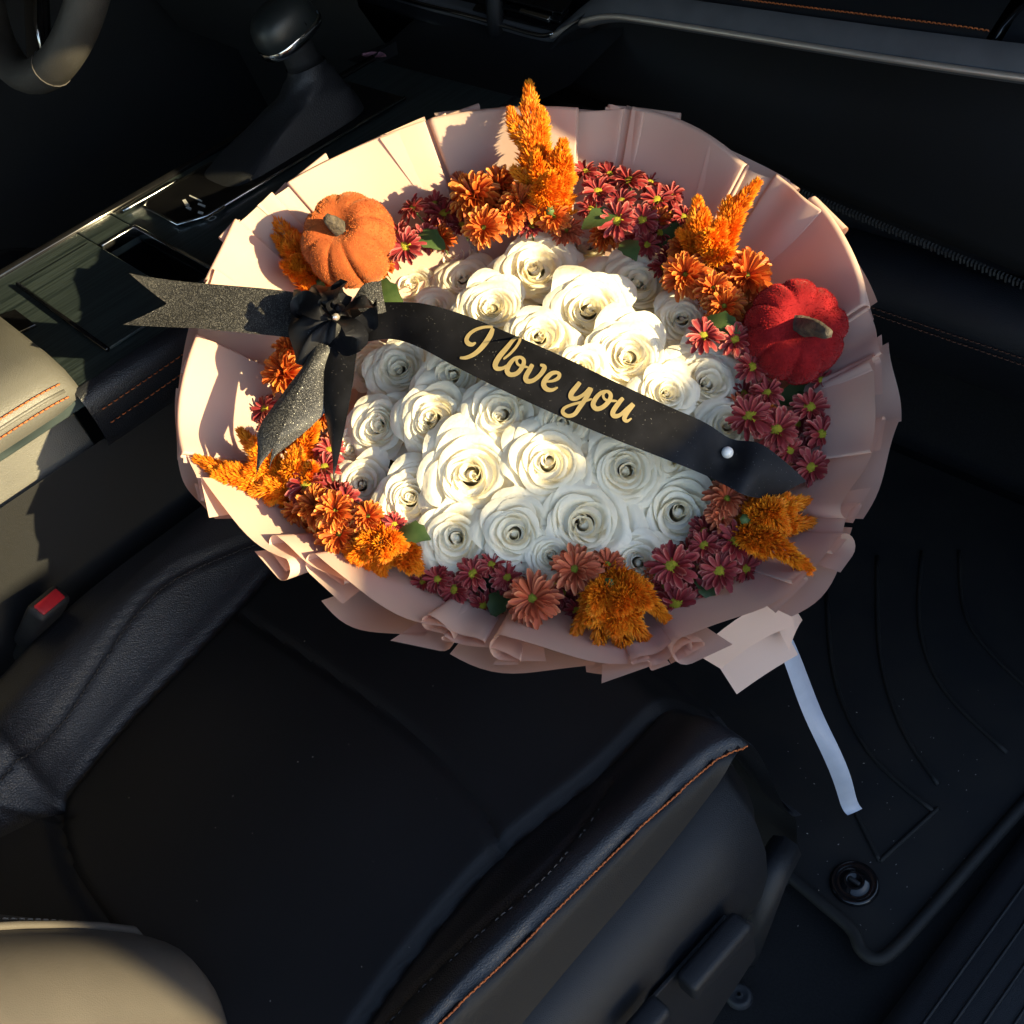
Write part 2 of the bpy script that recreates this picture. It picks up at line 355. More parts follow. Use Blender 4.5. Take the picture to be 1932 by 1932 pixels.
# cushion front skirt
fs = []
for x in np.linspace(-.30, .30, 14):
    fs.append([A3(x, .415+dy, hz(min(x, .29), .415)-.002+dz) for dy, dz in ((0, 0), (.006, -.03), (.004, -.10), (-.03, -.18))])
loft('front_skirt', fs, M_leather_c, seat)
# plastic side shield with its levers
prof = [(.283, -.052), (.300, -.056), (.316, -.066), (.328, -.085), (.334, -.12), (.333, -.17), (.322, -.235), (.30, -.26)]
sec = []
for y in np.r_[np.linspace(-.3, .34, 12), .36, .372, .378]:
    k = ss(.33, .38, y); sec.append([A3(x-.05*k, y, z-.03*k*(z < -.06)) for x, z in prof])
loft('side_shield', sec, M_plastic, seat)
def yz_poly(pts, x): return [xp(a, b, x) for a, b in pts]
slab('recess_panel', yz_poly([(1195, 1940), (1230, 1875), (1365, 1725), (1415, 1735), (1420, 1800), (1330, 1940)], .337), .004, A3(1, 0, 0), M_plastic, seat, .001)
def lever(name, a, b, wd, x0):
    a, b = xp(*a, x0), xp(*b, x0); t = nrm(b-a); s = np.cross(A3(1, 0, 0), t)
    return rbox(name, (a+b)/2, (np.linalg.norm(b-a)+wd, wd, .022), .0055, M_plastic, seat, (t, s, A3(1, 0, 0)))
lever('height_lever', (1312, 1845), (1385, 1762), .026, .355)
lever('recline_lever', (1205, 1950), (1235, 1915), .022, .355)
# seat rail cover and bolt on the floor side
tube('track_cover', [xp(1400, 1800, .31), xp(1455, 1650, .31), xp(1480, 1600, .30)], .018, M_plastic, seat)
# backrest, reclined, its outer bolster next to the lens
br = []
for t in np.linspace(0, 1, 20):
    y0 = -.215 - .12*t - .40*t*t; z0 = -.01 + .60*t
    row = []
    for x in np.linspace(-.29, .285, 40):
        b = .175*ss(-.20, .16, x) + .10*ss(.12, .25, -x); e = ss(.06, .29, x)+ss(.235, .29, -x)
        row.append(A3(x, y0 + b*(1-.25*t) - .13*e**1.5 - .03*(1-ss(0, .10, t)), z0))
    br.append(row)
M_leather_sunlit_tan = mat('sunlit_tan_leather', (.092, .081, .071), .5, spec=.4, col2=(.078, .069, .061), cscale=12, bump=('leather', 650, .18, .0004))  # black backrest leather, the sun's tan tone put into its colour
loft('backrest', br, M_leather_sunlit_tan, seat)
tube('backrest_piping', [r_[23]+A3(0, .002, .001) for r_ in br[:14]], .0035, M_leather_sunlit_tan, seat)
stitches('backrest_stitching', [r_[21]+A3(0, .0008, .0004) for r_ in br[:12]], M_thread_l, seat, .007, .0045, .0008, A3(0, .0006, .0003))

# ================================================================== seat belt buckle
bk = thing('seat_belt_buckle', zp(60, 1220, -.02), 'black seat belt buckle with red release button beside the inner bolster', 'buckle')
ax = nrm(zp(100, 1130, .085)-zp(45, 1245, -.03)); sx = nrm(np.cross(ax, A3(.75, .35, .2))); sn = np.cross(sx, ax)
bc = zp(78, 1168, .055)
rbox('housing', bc, (.042, .024, .085), .006, M_plastic, bk, (sx, sn, ax))
rbox('release_button', bc+ax*.0405, (.031, .014, .008), .002, M_red, bk, (sx, sn, ax))
rbox('stalk', bc-ax*.075, (.03, .016, .08), .004, M_plastic, bk, (sx, sn, ax))

# ================================================================== centre console
ZC = .25
con = thing('centre_console', (-.5, .4, -.3), 'dark centre console with striped trim and gloss black shifter panel', 'console')
XL, XR = -.672, -.355
deck = [A3(XL, -.25, ZC), A3(XR, -.25, ZC), A3(XR, .24, ZC), A3(XR-.01, .40, ZC), A3(XR-.03, .80, ZC), A3(XL+.02, .80, ZC), A3(XL, .40, ZC)]
cup = [zp(190, 465, ZC), zp(255, 430, ZC), zp(402, 512, ZC), zp(345, 545, ZC)]
# deck as a frame round the cup holder well
def q3(a, b, c, d): return [a, b, c, d]
yb0, yb1 = cup[0][1], cup[1][1]; xa, xb = cup[1][0], cup[2][0]
def deck_piece(nm, x0, x1, y0, y1): return slab(nm, [A3(x0, y0, ZC), A3(x1, y0, ZC), A3(x1, y1, ZC), A3(x0, y1, ZC)], .02, A3(0, 0, -1), M_wood, con, .0015)
deck_piece('trim_panel', XL, XR, -.28, yb0-.001)
deck_piece('trim_panel', XL, XR, yb1+.001, .80)
deck_piece('trim_panel', XL, xa-.001, yb0, yb1)
deck_piece('trim_panel', xb+.001, XR, yb0, yb1)
slab('cup_well', [A3(xa, yb0, ZC-.08), A3(xb, yb0, ZC-.08), A3(xb, yb1, ZC-.08), A3(xa, yb1, ZC-.08)], .01, A3(0, 0, -1), M_gloss, con)
for a, b in ((A3(xa, yb0, 0), A3(xa, yb1, 0)), (A3(xa, yb1, 0), A3(xb, yb1, 0)), (A3(xb, yb1, 0), A3(xb, yb0, 0)), (A3(xb, yb0, 0), A3(xa, yb0, 0))):
    mesh('well_wall', [a+A3(0, 0, ZC-.02), b+A3(0, 0, ZC-.02), b+A3(0, 0, ZC-.085), a+A3(0, 0, ZC-.085)], [(0, 1, 2, 3)], M_gloss, con, smooth=False)
rbox('chrome_edge', A3((xa+xb)/2, yb1, ZC-.004), (xb-xa, .005, .016), .0012, M_chrome, con)
rbox('chrome_edge', A3(xa, (yb0+yb1)/2, ZC-.003), (.006, yb1-yb0, .014), .0012, M_chrome, con)
# sliding lid with its groove and finger bar
ld = [zp(40, 540, ZC), zp(185, 467, ZC), zp(350, 548, ZC), zp(210, 661, ZC)]
slab('sliding_lid', [A3(ld[0][0], ld[0][1], ZC+.0005), A3(XR-.03, ld[0][1], ZC+.0005), A3(XR-.03, yb0-.003, ZC+.0005), A3(ld[0][0], yb0-.003, ZC+.0005)], .0035, UP, M_wood, con, .001)
tube('lid_bar', [A3(ld[0][0], ld[0][1]-.002, ZC+.004), A3(XR-.028, ld[0][1]-.002, ZC+.004)], .0028, M_gloss, con)
slab('rear_switch', [zp(0, 600, ZC+.002), zp(32, 588, ZC+.002), zp(70, 617, ZC+.002), zp(20, 640, ZC+.002)], .004, UP, M_gloss, con, .001)
# side skins: left into the driver footwell, right leather with stitching, storage box side under the armrest
loft('driver_side_skin', [[A3(XL-.004, y, ZC+.003), A3(XL-.012, y, ZC-.03), A3(XL-.01, y, -.33)] for y in np.linspace(-.28, .85, 8)], M_softdash, con)
tube('edge_strip', [A3(XL, -.25, ZC+.001), A3(XL, .33, ZC+.001), A3(XL+.004, .80, ZC+.001)], .006, M_gloss, con)
tube('edge_highlight', cr([zp(232, 398, ZC+.004), zp(290, 366, ZC+.004), zp(335, 340, ZC+.004)], 8), .0028, M_chrome, con)  # chrome strip added in place of the sun patch on this edge
sidep = [(0, 0), (.010, -.004), (.016, -.014), (.016, -.03), (.012, -.06), (0, -.075)]
loft('side_leather', [[A3(XR-.012*max(0, (y-.2)/.4)+a, y, ZC+.002+b) for a, b in sidep] for y in np.r_[.158, .162, .17, np.linspace(.19, .80, 10)]], M_leather, con)
for dz in (-.022, -.040):
    stitches('stitching', [A3(XR+.018-.012*max(0, (y-.2)/.4), y, ZC+dz) for y in np.linspace(.17, .6, 10)], M_thread_o, con, .007, .0045, .0006, A3(.001, 0, 0))
loft('lower_side', [[A3(XR-.012, y, ZC-.07), A3(XR-.035, y, .02), A3(XR-.03, y, -.33)] for y in np.linspace(-.3, .9, 12)], M_softdash, con)
# shifter panel
pan = [zp(300, 378, ZC), zp(385, 416, ZC), zp(470, 372, ZC), zp(745, 190, ZC), zp(652, 164, ZC)]
x0p, x1p, y0p, y1p = -.640, -.520, .395, .735
ppoly = [A3(x0p+.012, y0p, ZC+.0008), A3(x1p-.02, y0p, ZC+.0008), A3(x1p, y0p+.03, ZC+.0008), A3(x1p+.005, y1p, ZC+.0008), A3(x0p, y1p, ZC+.0008), A3(x0p, y0p+.012, ZC+.0008)]
slab('shifter_panel', ppoly, .003, UP, M_gloss, con, .0008)
tube('panel_frame', [p+A3(0, 0, .003) for p in ppoly[:4]], .0022, M_chrome, con)
tube('panel_frame', [p+A3(0, 0, .003) for p in (ppoly[0], ppoly[5], A3(x0p, y0p+.11, ZC+.0008))], .0018, M_chrome, con)
def decal(nm, pts, z, m=M_print): return slab(nm, [zp(a, b, z) for a, b in pts], .0004, UP, m, con)
zt = ZC+.0042
decal('switch_mark', [(344, 378), (350, 376), (358, 388), (352, 391)], zt); decal('switch_mark', [(352, 388), (362, 393), (360, 397), (350, 392)], zt)
decal('switch_mark', [(358, 368), (382, 379), (381, 381), (357, 370)], zt)
decal('switch_mark', [(375, 383), (388, 388), (386, 391), (373, 386)], zt)
decal('switch_mark', [(375, 398), (384, 401), (382, 405), (373, 402)], zt)
decal('switch_bar', [(383, 413), (424, 388), (427, 391), (387, 416)], zt+.0006, M_chrome)
V, F = [], []
for k in range(14):
    q = 2*math.pi*k/14; c = zp(400, 412, zt); V += [c+A3(.0055*math.cos(q), .0055*math.sin(q), 0), c+A3(.004*math.cos(q), .004*math.sin(q), 0)]
for k in range(14): a, b = 2*k, 2*((k+1) % 14); F.append((a, b, b+1, a+1))
mesh('switch_ring', V, F, M_print, con, smooth=False)
# front tray of the console and the lower centre stack
loft('front_tray', [[A3(-.74, y, z), A3(-.36, y, z)] for y, z in ((.80, ZC-.012), (.88, ZC-.02), (.98, ZC), (1.02, ZC+.06))], M_softdash, con)

# ================================================================== gear shifter
gs = thing('gear_shifter', A3(-.585, .64, ZC), 'black leather gear shifter with silver band and wrinkled boot on the console', 'gear shifter')
kb = A3(-.585, .645, ZC+.115)
def ring(c, rx, ry, axr, ayr, n=24, p=2.6):
    return [c + axr*rx*np.sign(math.cos(q))*abs(math.cos(q))**(2/p) + ayr*ry*np.sign(math.sin(q))*abs(math.sin(q))**(2/p) for q in np.linspace(0, 2*math.pi, n, endpoint=False)]
ka, kc = A3(1, 0, 0), A3(0, 1, .25); kn = nrm(np.cross(ka, kc))
rings = [ring(kb+kn*h, a, b, ka, nrm(kc)) for h, a, b in ((-.006, .027, .037), (.004, .031, .043), (.014, .031, .043), (.026, .029, .040), (.036, .024, .033), (.041, .015, .021), (.043, .003, .004))]
loft('knob', rings, mat('shift_knob_leather', (.012, .016, .019), .38, bump=('leather', 500, .2, .0004), col2=(.014, .018, .02), cscale=20), gs, True, True)
loft('silver_band', [ring(kb+kn*h, a, b, ka, nrm(kc)) for h, a, b in ((-.010, .026, .036), (-.006, .0315, .044), (.000, .033, .0455), (.0035, .0318, .044))], M_chrome, gs, True)
tube('knob_seam', [kb+nrm(kc)*.012+ka*.0305*math.cos(q)+kn*(.004+.0385*math.sin(q)) for q in np.linspace(.1, math.pi-.1, 20)], .0009, M_gloss, gs, 5)
neck = [ring(kb+A3(0, 0, -.008-.012*i)+A3(0, .002*i, 0), r1, r2, A3(1, 0, 0), A3(0, 1, 0), 28, 2) for i, (r1, r2) in enumerate(((.019, .024), (.018, .023), (.018, .023), (.019, .025)))]
loft('neck', neck, M_softdash, gs, True, True)
bt = []
for i, t in enumerate(np.linspace(0, 1, 12)):
    row = []
    for k in range(40):
        q = 2*math.pi*k/40; sp = 4 if t > .6 else 2.2
        rx = .020+.030*t**1.3; ry = .026+.055*t**1.5
        wr = 1+.10*math.sin(5*q+7*t)*t*(1-t)*2+.07*math.sin(t*22+2*q)*(1-t)
        c = A3(-.585, .652-.035*t*t, ZC+.070*(1-t)**.8+.004)
        row.append(c+A3(rx*wr*np.sign(math.cos(q))*abs(math.cos(q))**(2/sp), (ry*wr)*np.sign(math.sin(q))*abs(math.sin(q))**(2/sp)-(.06*t**3 if math.sin(q) < 0 else 0), 0))
    bt.append(row)
loft('boot', bt, mat('boot_leather', (.012, .013, .016), .5, bump=('leather', 300, .3, .0006), col2=(.015, .016, .019), cscale=20), gs, True)

# ================================================================== armrest and its storage box
ar = thing('armrest', A3(-.47, 0, .2), 'black leather console armrest, sunlight put into its grey tone, with double orange stitching', 'armrest')
ZA = .285
tipx = zp(165, 675, ZA)
arx1, ary1 = tipx[0]-.004, .168
sec = []
for y, k in [(-.30, 0), (.05, 0), (.10, 0), (.13, .1), (.15, .35), (.16, .7), (.166, 1)]:
    top = ZA+.006-.020*k; x1 = arx1-.022*k; xl = -.60+.022*k
    sec.append([A3(xl, y, top-.05+.01*k), A3(xl, y, top-.012), A3(xl+.012, y, top), A3(x1-.05, y, top+.002), A3(x1-.012, y, top-.004), A3(x1, y, top-.016), A3(x1+.002, y, top-.024), A3(x1-.001, y, top-.036), A3(x1-.012, y, top-.050+.01*k)])
loft('pad', sec, M_leather_sunlit, ar, False, True)
for dz, dx in ((-.0125, -.0005), (-.0275, .0025)):
    stitches('stitching', [A3(arx1+dx+.001-.022*k, y, ZA+.006+dz-.020*k) for y, k in ((-.12, 0), (.05, 0), (.10, 0), (.13, .1), (.15, .35))], M_thread_o, ar, .0058, .0045, .0009, A3(.0012, 0, .0003))
tube('seam_piping', [A3(arx1+.002-.022*k, y, ZA+.006-.0205-.020*k) for y, k in ((-.12, 0), (.05, 0), (.10, 0), (.13, .1), (.15, .35))], .0018, M_leather_sunlit, ar)
loft('storage_box_side', [[A3(arx1-.046, y, ZA-.044), A3(arx1-.044, y, .20), A3(arx1-.040, y, .14), A3(arx1-.050, y, .085), A3(arx1-.075, y, .065)] for y in np.linspace(-.30, .150, 10)]+[[A3(arx1-.085, .158, z) for z in (ZA-.044, .2, .14, .085, .065)]], M_leather_sunlit, ar)
loft('storage_box_lower', [[A3(arx1-.074, y, .067), A3(arx1-.09, y, -.1), A3(arx1-.10, y, -.3)] for y in np.linspace(-.30, .150, 6)], M_carpet, ar)

# ================================================================== driver seat and steering wheel
ds = thing('driver_seat', A3(-1.0, 0, -.2), 'dark driver seat cushion beyond the centre console', 'car seat')
sec = []
for y, k in [(-.3, 0), (.1, 0), (.25, .03), (.33, .15), (.38, .45), (.40, 1)]:
    sec.append([A3(x, y, .02+.05*ss(.14, .20, abs(x+.98))-.09*ss(.22, .27, abs(x+.98))-.09*k) for x in np.linspace(-1.25, -.71, 24)])
loft('cushion', sec, M_leather, ds)
loft('front_face', [[A3(x, .40, -.06), A3(x, .39, -.33)] for x in np.linspace(-1.25, -.71, 6)], M_leather, ds)
sw = thing('steering_wheel', A3(-.80, .49, .535), 'black leather steering wheel rim in the corner, lit at its lower edge', 'steering wheel')
wn = A3(0, -math.cos(R(36)), math.sin(R(36))); wx = A3(1, 0, 0); wy = np.cross(wn, wx); wc = A3(-.80, .49, .535)
V = []; na, nb = 72, 16
for i in range(na):
    a = 2*math.pi*i/na; e = wx*math.cos(a)+wy*math.sin(a)
    for k in range(nb):
        b = 2*math.pi*k/nb; V.append(wc+e*(.172+.021*math.cos(b))+wn*.023*math.sin(b))
F = [(i*nb+k, i*nb+(k+1) % nb, ((i+1) % na)*nb+(k+1) % nb, ((i+1) % na)*nb+k) for i in range(na) for k in range(nb)]
mesh('rim', V, F, mat('wheel_leather', (.045, .042, .04), .5, bump=('leather', 420, .4, .0006), col2=(.055, .052, .05), cscale=30), sw)
for a in (R(-62),):
    e = wx*math.cos(a)+wy*math.sin(a); t = np.cross(wn, e)
    tube('rim_seam', [wc+e*(.172+.0215*math.cos(b))+wn*.0235*math.sin(b) for b in np.linspace(0, 2*math.pi, 20)], .0009, M_thread_d, sw, 5)
hubp = [wc+wx*a+wy*b+wn*.012 for a, b in ((-.07, .05), (.07, .05), (.078, 0), (.05, -.055), (0, -.068), (-.05, -.055), (-.078, 0))]
slab('airbag_cover', hubp, .025, wn, M_plastic, sw, .006)
for a, b in ((.155, -5), (.15, -70)):
    e = wx*math.cos(R(b))+wy*math.sin(R(b)); t = np.cross(wn, e)
    rbox('spoke', wc+e*.115+wn*.004, (.10, .045, .016), .006, M_gloss, sw, (e, t, wn))
    tube('spoke_trim', [wc+e*.07+t*.021+wn*.013, wc+e*.12+t*.018+wn*.014, wc+e*.155+t*.024+wn*.010], .0022, M_chrome, sw, 6)

# ================================================================== dashboard
dsh = thing('dashboard', A3(-.3, 1.0, .2), 'black dashboard with satin trim strip, glove box and orange stitched pad', 'dashboard')
# trim strip: lower rim line picked on y = .94, then a face running up and forward
tl = [(700, -18), (800, 12), (880, 32), (960, 55), (1020, 71), (1045, 68), (1075, 52), (1110, 38), (1160, 32), (1250, 44), (1400, 68), (1600, 100), (1800, 130), (1960, 152), (2150, 180)]
TL = cr([yp(a, b, .94) for a, b in tl], 70)
sec = []
for p in TL:
    k = ss(-.46, -.36, p[0])
    sec.append([p+A3(0, .030, -.016), p+A3(0, .012, -.012), p+A3(0, .002, -.006), p+A3(0, 0, 0), p+A3(0, .003, .005), p+A3(0, .008, .007+.003*k), p+A3(0, .014, .008+.010*k), p+A3(0, .022, .009+.012*k)])
loft('trim_strip', sec, M_satin, dsh)
tube('vent_chrome', TL[TL[:, 0] < -.44]+A3(0, -.002, .004), .0030, M_chrome, dsh)
tube('trim_lip', TL[TL[:, 0] > -.45]+A3(0, -.001, .001), .0036, mat('satin_lip_highlight', (.80, .68, .58), .42, metal=.7, col2=(.72, .61, .52), cscale=20), dsh)  # highlight on the trim edge, warm bounce put into the tube's colour
# padded upper dash with stitching
pl = [(1150, -40), (1300, -12), (1400, 2), (1600, 27), (1800, 52), (1865, 62)]
PL = cr([yp(a, b, .972) for a, b in pl], 40)
loft('airbag_pad', [[p+A3(0, -.004, -.022), p+A3(0, -.008, -.012), p+A3(0, -.002, -.003), p+A3(0, .006, .001), p+A3(0, .05, .022), p+A3(0, .20, .07)] for p in PL], M_softdash, dsh)
stitches('orange_stitching', PL+A3(0, .002, .0005), M_thread_o, dsh, .0055, .0042, .0008)
pe = PL[-1]
loft('end_pad', [[pe+A3(.004+dx, .004+dy, -.024), pe+A3(.012+dx, dy+.03, .008), pe+A3(.05+dx, .2+dy, .07)] for dx, dy in ((0, 0), (.05, .005), (.15, .02), (.3, .05))], M_plastic, dsh)
tube('pad_seam', [pe+A3(.002, -.006, -.02), pe+A3(.008, .01, .002), pe+A3(.02, .06, .026), pe+A3(.05, .2, .07)], .003, M_gloss, dsh)
# glove box door and ribbed line
gb = [yp(1400, 310, .975), yp(1932, 530, .975)]
xs = np.linspace(-.50, .42, 24); lz = lambda x: gb[0][2]+(gb[1][2]-gb[0][2])*(x-gb[0][0])/(gb[1][0]-gb[0][0])
tz = lambda x: np.interp(x, TL[:, 0], TL[:, 2])
loft('glove_box_door', [[A3(x, .972, tz(x)-.012), A3(x, .985, tz(x)-.03), A3(x, .972, tz(x)-.08), A3(x, .966, lz(x)+.035), A3(x, .972, lz(x)+.010), A3(x, .99, lz(x)+.004)] for x in xs], M_softdash, dsh)
V, F = [], []
for x in np.arange(-.22, .36, .0045):
    o = len(V); h = .006 + .002*math.sin(x*700)
    for dx in (0, .0026):
        V += [A3(x+dx, .978, lz(x)-.002), A3(x+dx, .974, lz(x)-.004), A3(x+dx, .974, lz(x)-.004-h), A3(x+dx, .98, lz(x)-.006-h)]
    F += [(o+i, o+i+1, o+i+5, o+i+4) for i in range(3)]
tag(mesh('ribbed_edge', V, F, mat('rib_plastic', (.05, .05, .05), .55, col2=(.035, .035, .035), cscale=90), dsh, smooth=False), kind='stuff')
loft('recess', [[A3(x, .99, lz(x)+.004), A3(x, 1.02, lz(x)-.02), A3(x, 1.01, .035)] for x in xs], M_plastic, dsh)
loft('lower_pad', [[A3(x, 1.01, .04), A3(x, .975, .050), A3(x, .95, .040), A3(x, .934, .018), A3(x, .930, -.002), A3(x, .932, -.012), A3(x, .942, -.03), A3(x, .96, -.09), A3(x, 1.02, -.13)] for x in xs], M_leather, dsh)
for dz in (.001, -.008):
    stitches('pad_stitching', [A3(x, .929, dz) for x in np.linspace(-.2, .42, 12)], mat('brown_thread', (.12, .045, .025), .7, col2=(.09, .035, .02), cscale=200), dsh, .007, .005, .0006, A3(0, -.0012, 0))
loft('footwell_back', [[A3(x, 1.02, -.10), A3(x, 1.15, -.2), A3(x, 1.05, -.335)] for x in (-.5, .5)], M_carpet, dsh)
# centre stack: vents with slats between the chrome line and the lower lip
vl = cr([yp(a, b, .93) for a, b in ((560, -45), (640, -8), (700, 5), (800, 40), (900, 75), (985, 106), (1008, 112), (1030, 100), (1060, 68), (1090, 48))], 50)
sec = [[p+A3(0, .02, .010), p+A3(0, .004, .004), p+A3(0, 0, 0), p+A3(0, .004, -.005), p+A3(0, .03, -.018)] for p in vl]
loft('vent_lip', sec, M_plastic, dsh)
mesh('stack_face', [A3(-1.1, 1.0, .12), A3(-.36, 1.0, .12), A3(-.40, .975, .33), A3(-.40, 1.0, .42), A3(-1.1, 1.0, .42)], [(0, 1, 2, 3, 4)], M_gloss, dsh, smooth=False)
def slat(a, b, y0=.955, m=M_gloss):
    a, b = yp(*a, y0), yp(*b, y0); t = nrm(b-a); s = nrm(np.cross(t, A3(0, .9, .4)))
    rbox('vent_slat', (a+b)/2, (np.linalg.norm(b-a), .004, .022), .0012, m, dsh, (t, s, np.cross(t, s)))
for k in range(3): slat((900+8*k, 8-16*k), (1062+4*k, 48-17*k))
slat((905, 62), (1030, 98)); slat((880, 70), (1000, 105))
for k in range(2): slat((735, 12+14*k), (880, 52+14*k))
a, b = yp(985, 17, .945), yp(1040, 34, .945); t = nrm(b-a)
rbox('vent_tab', (a+b)/2, (np.linalg.norm(b-a), .006, .012), .0015, M_chrome, dsh, (t, nrm(np.cross(t, A3(0, 1, .3))), nrm(np.cross(t, np.cross(t, A3(0, 1, .3))))))
tube('vent_post', [yp(930, -30, .94), yp(935, 40, .94), yp(940, 90, .94)], .012, M_plastic, dsh)
loft('stack_lower', [[A3(x, .935, .225-.06*(x+.47)), A3(x, .97, .205), A3(x, 1.02, .20), A3(x, 1.03, .12)] for x in np.linspace(-.9, -.46, 8)], M_softdash, dsh)
loft('driver_panel', [[A3(x, .86, .42), A3(x, .84, .30), A3(x, .90, .14), A3(x, 1.0, .05), A3(x, 1.05, -.33)] for x in np.linspace(-1.5, -.73, 6)], M_softdash, dsh)
loft('upper_dash', [[A3(x, 1.0, .36), A3(x, 1.10, .41), A3(x, 1.45, .42)] for x in np.linspace(-1.5, .55, 8)], M_softdash, dsh)
loft('side_wall_sun_block', [[A3(.54, y, .94-.66*(y-.83)), A3(.52, y, .40), A3(.50, y, -.335)] for y in np.linspace(.83, 1.44, 6)], M_plastic, dsh)  # side wall, top raised over the quarter window to block sun

# ================================================================== floor mat and sill
fm_ = thing('floor_mat', zp(1650, 1700, -.325), 'black rubber floor mat with raised rim and curved grooves in the passenger footwell', 'floor mat')
ZM = -.318
mo = cr([zp(a, b, ZM) for a, b in ((1330, 1500), (1450, 1618), (1530, 1690), (1590, 1740), (1612, 1765), (1625, 1795), (1652, 1812), (1685, 1796), (1760, 1715), (1932, 1520), (2150, 1290), (2400, 1030))], 60)
poly = list(mo)+[A3(.40, 1.02, ZM), A3(-.30, 1.02, ZM), A3(-.30, .42, ZM)]
slab('mat_base', poly, .006, -UP, M_rubber, fm_)
tube('mat_rim', mo+A3(0, 0, .004), .007, M_rubber, fm_)
for k, gl in enumerate([[(1655, 1050), (1660, 1230), (1700, 1370), (1770, 1480)], [(1740, 1040), (1735, 1180), (1780, 1300), (1900, 1420)], [(1810, 1040), (1830, 1180), (1960, 1320)],
          [(1560, 1120), (1575, 1280), (1640, 1420), (1760, 1530)], [(1570, 1400), (1600, 1500), (1660, 1625)], [(1660, 1625), (1770, 1525)]]):
    tube('groove', cr([zp(a, b, ZM+.001) for a, b in gl], 16), .0028, M_rubber, fm_, 6)
kc_ = zp(1612, 1668, ZM)
kn_ = thing('mat_retainer', kc_, 'round black retainer knob fixing the floor mat corner', 'mat clip')
rp = [(.0, .004), (.006, .0045), (.008, .007), (.011, .007), (.013, .0035), (.019, .003), (.0225, .005), (.0245, .003), (.0255, 0)]
V = []; ns = 32
for r_, h in rp:
    for k in range(ns): q = 2*math.pi*k/ns; V.append(kc_+A3(r_*math.cos(q), r_*math.sin(q), h+.001))
mesh('ring', V, grid_faces(len(rp), ns, True), M_gloss, kn_)
rbox('twist_bar', kc_+A3(0, 0, .007), (.013, .004, .006), .0012, M_plastic, kn_)
sl_ = thing('door_sill', A3(.55, .3, -.33), 'ridged black door sill trim along the lower right corner', 'door sill')
loft('sill_trim', [[A3(.452, y, -.334), A3(.455, y, -.312), A3(.47, y, -.303), A3(.60, y, -.296), A3(.63, y, -.31), A3(.64, y, -.40)] for y in np.linspace(-.4, 1.1, 12)], M_plastic, sl_)
for x in (.485, .505, .525, .545): tube('ridge', [A3(x, -.3, -.3015+(x-.47)*.055), A3(x, 1.05, -.3015+(x-.47)*.055)], .0016, M_plastic, sl_, 6)
bolt = thing('seat_bolt_cover', zp(1395, 1880, -.325), 'small round black bolt cap on the carpet beside the seat rail', 'bolt cap')
V = []
for r_, h in ((.002, .006), (.006, .005), (.009, .007), (.012, .006), (.014, 0)):
    for k in range(20): q = 2*math.pi*k/20; V.append(zp(1395, 1880, -.33)+A3(r_*math.cos(q), r_*math.sin(q), h))
mesh('cap', V, grid_faces(5, 20, True), M_plastic, bolt)
fp = thing('fallen_petal', zp(705, 110, ZC-.01), 'single pink petal lying on the dark console tray', 'petal')
c = zp(708, 112, ZC-.005); V = []
for i, t in enumerate(np.linspace(0, 1, 8)):
    for s in np.linspace(-1, 1, 5):
        V.append(c+A3(.030*(t-.5)*1.4+0, .012*(t-.5), .004+.003*s*s)+A3(-.3, .9, 0)*s*.009*math.sin(math.pi*min(1, t*.95+.05))**.7)
mesh('blade', V, grid_faces(8, 5), M_petal_f, fp)

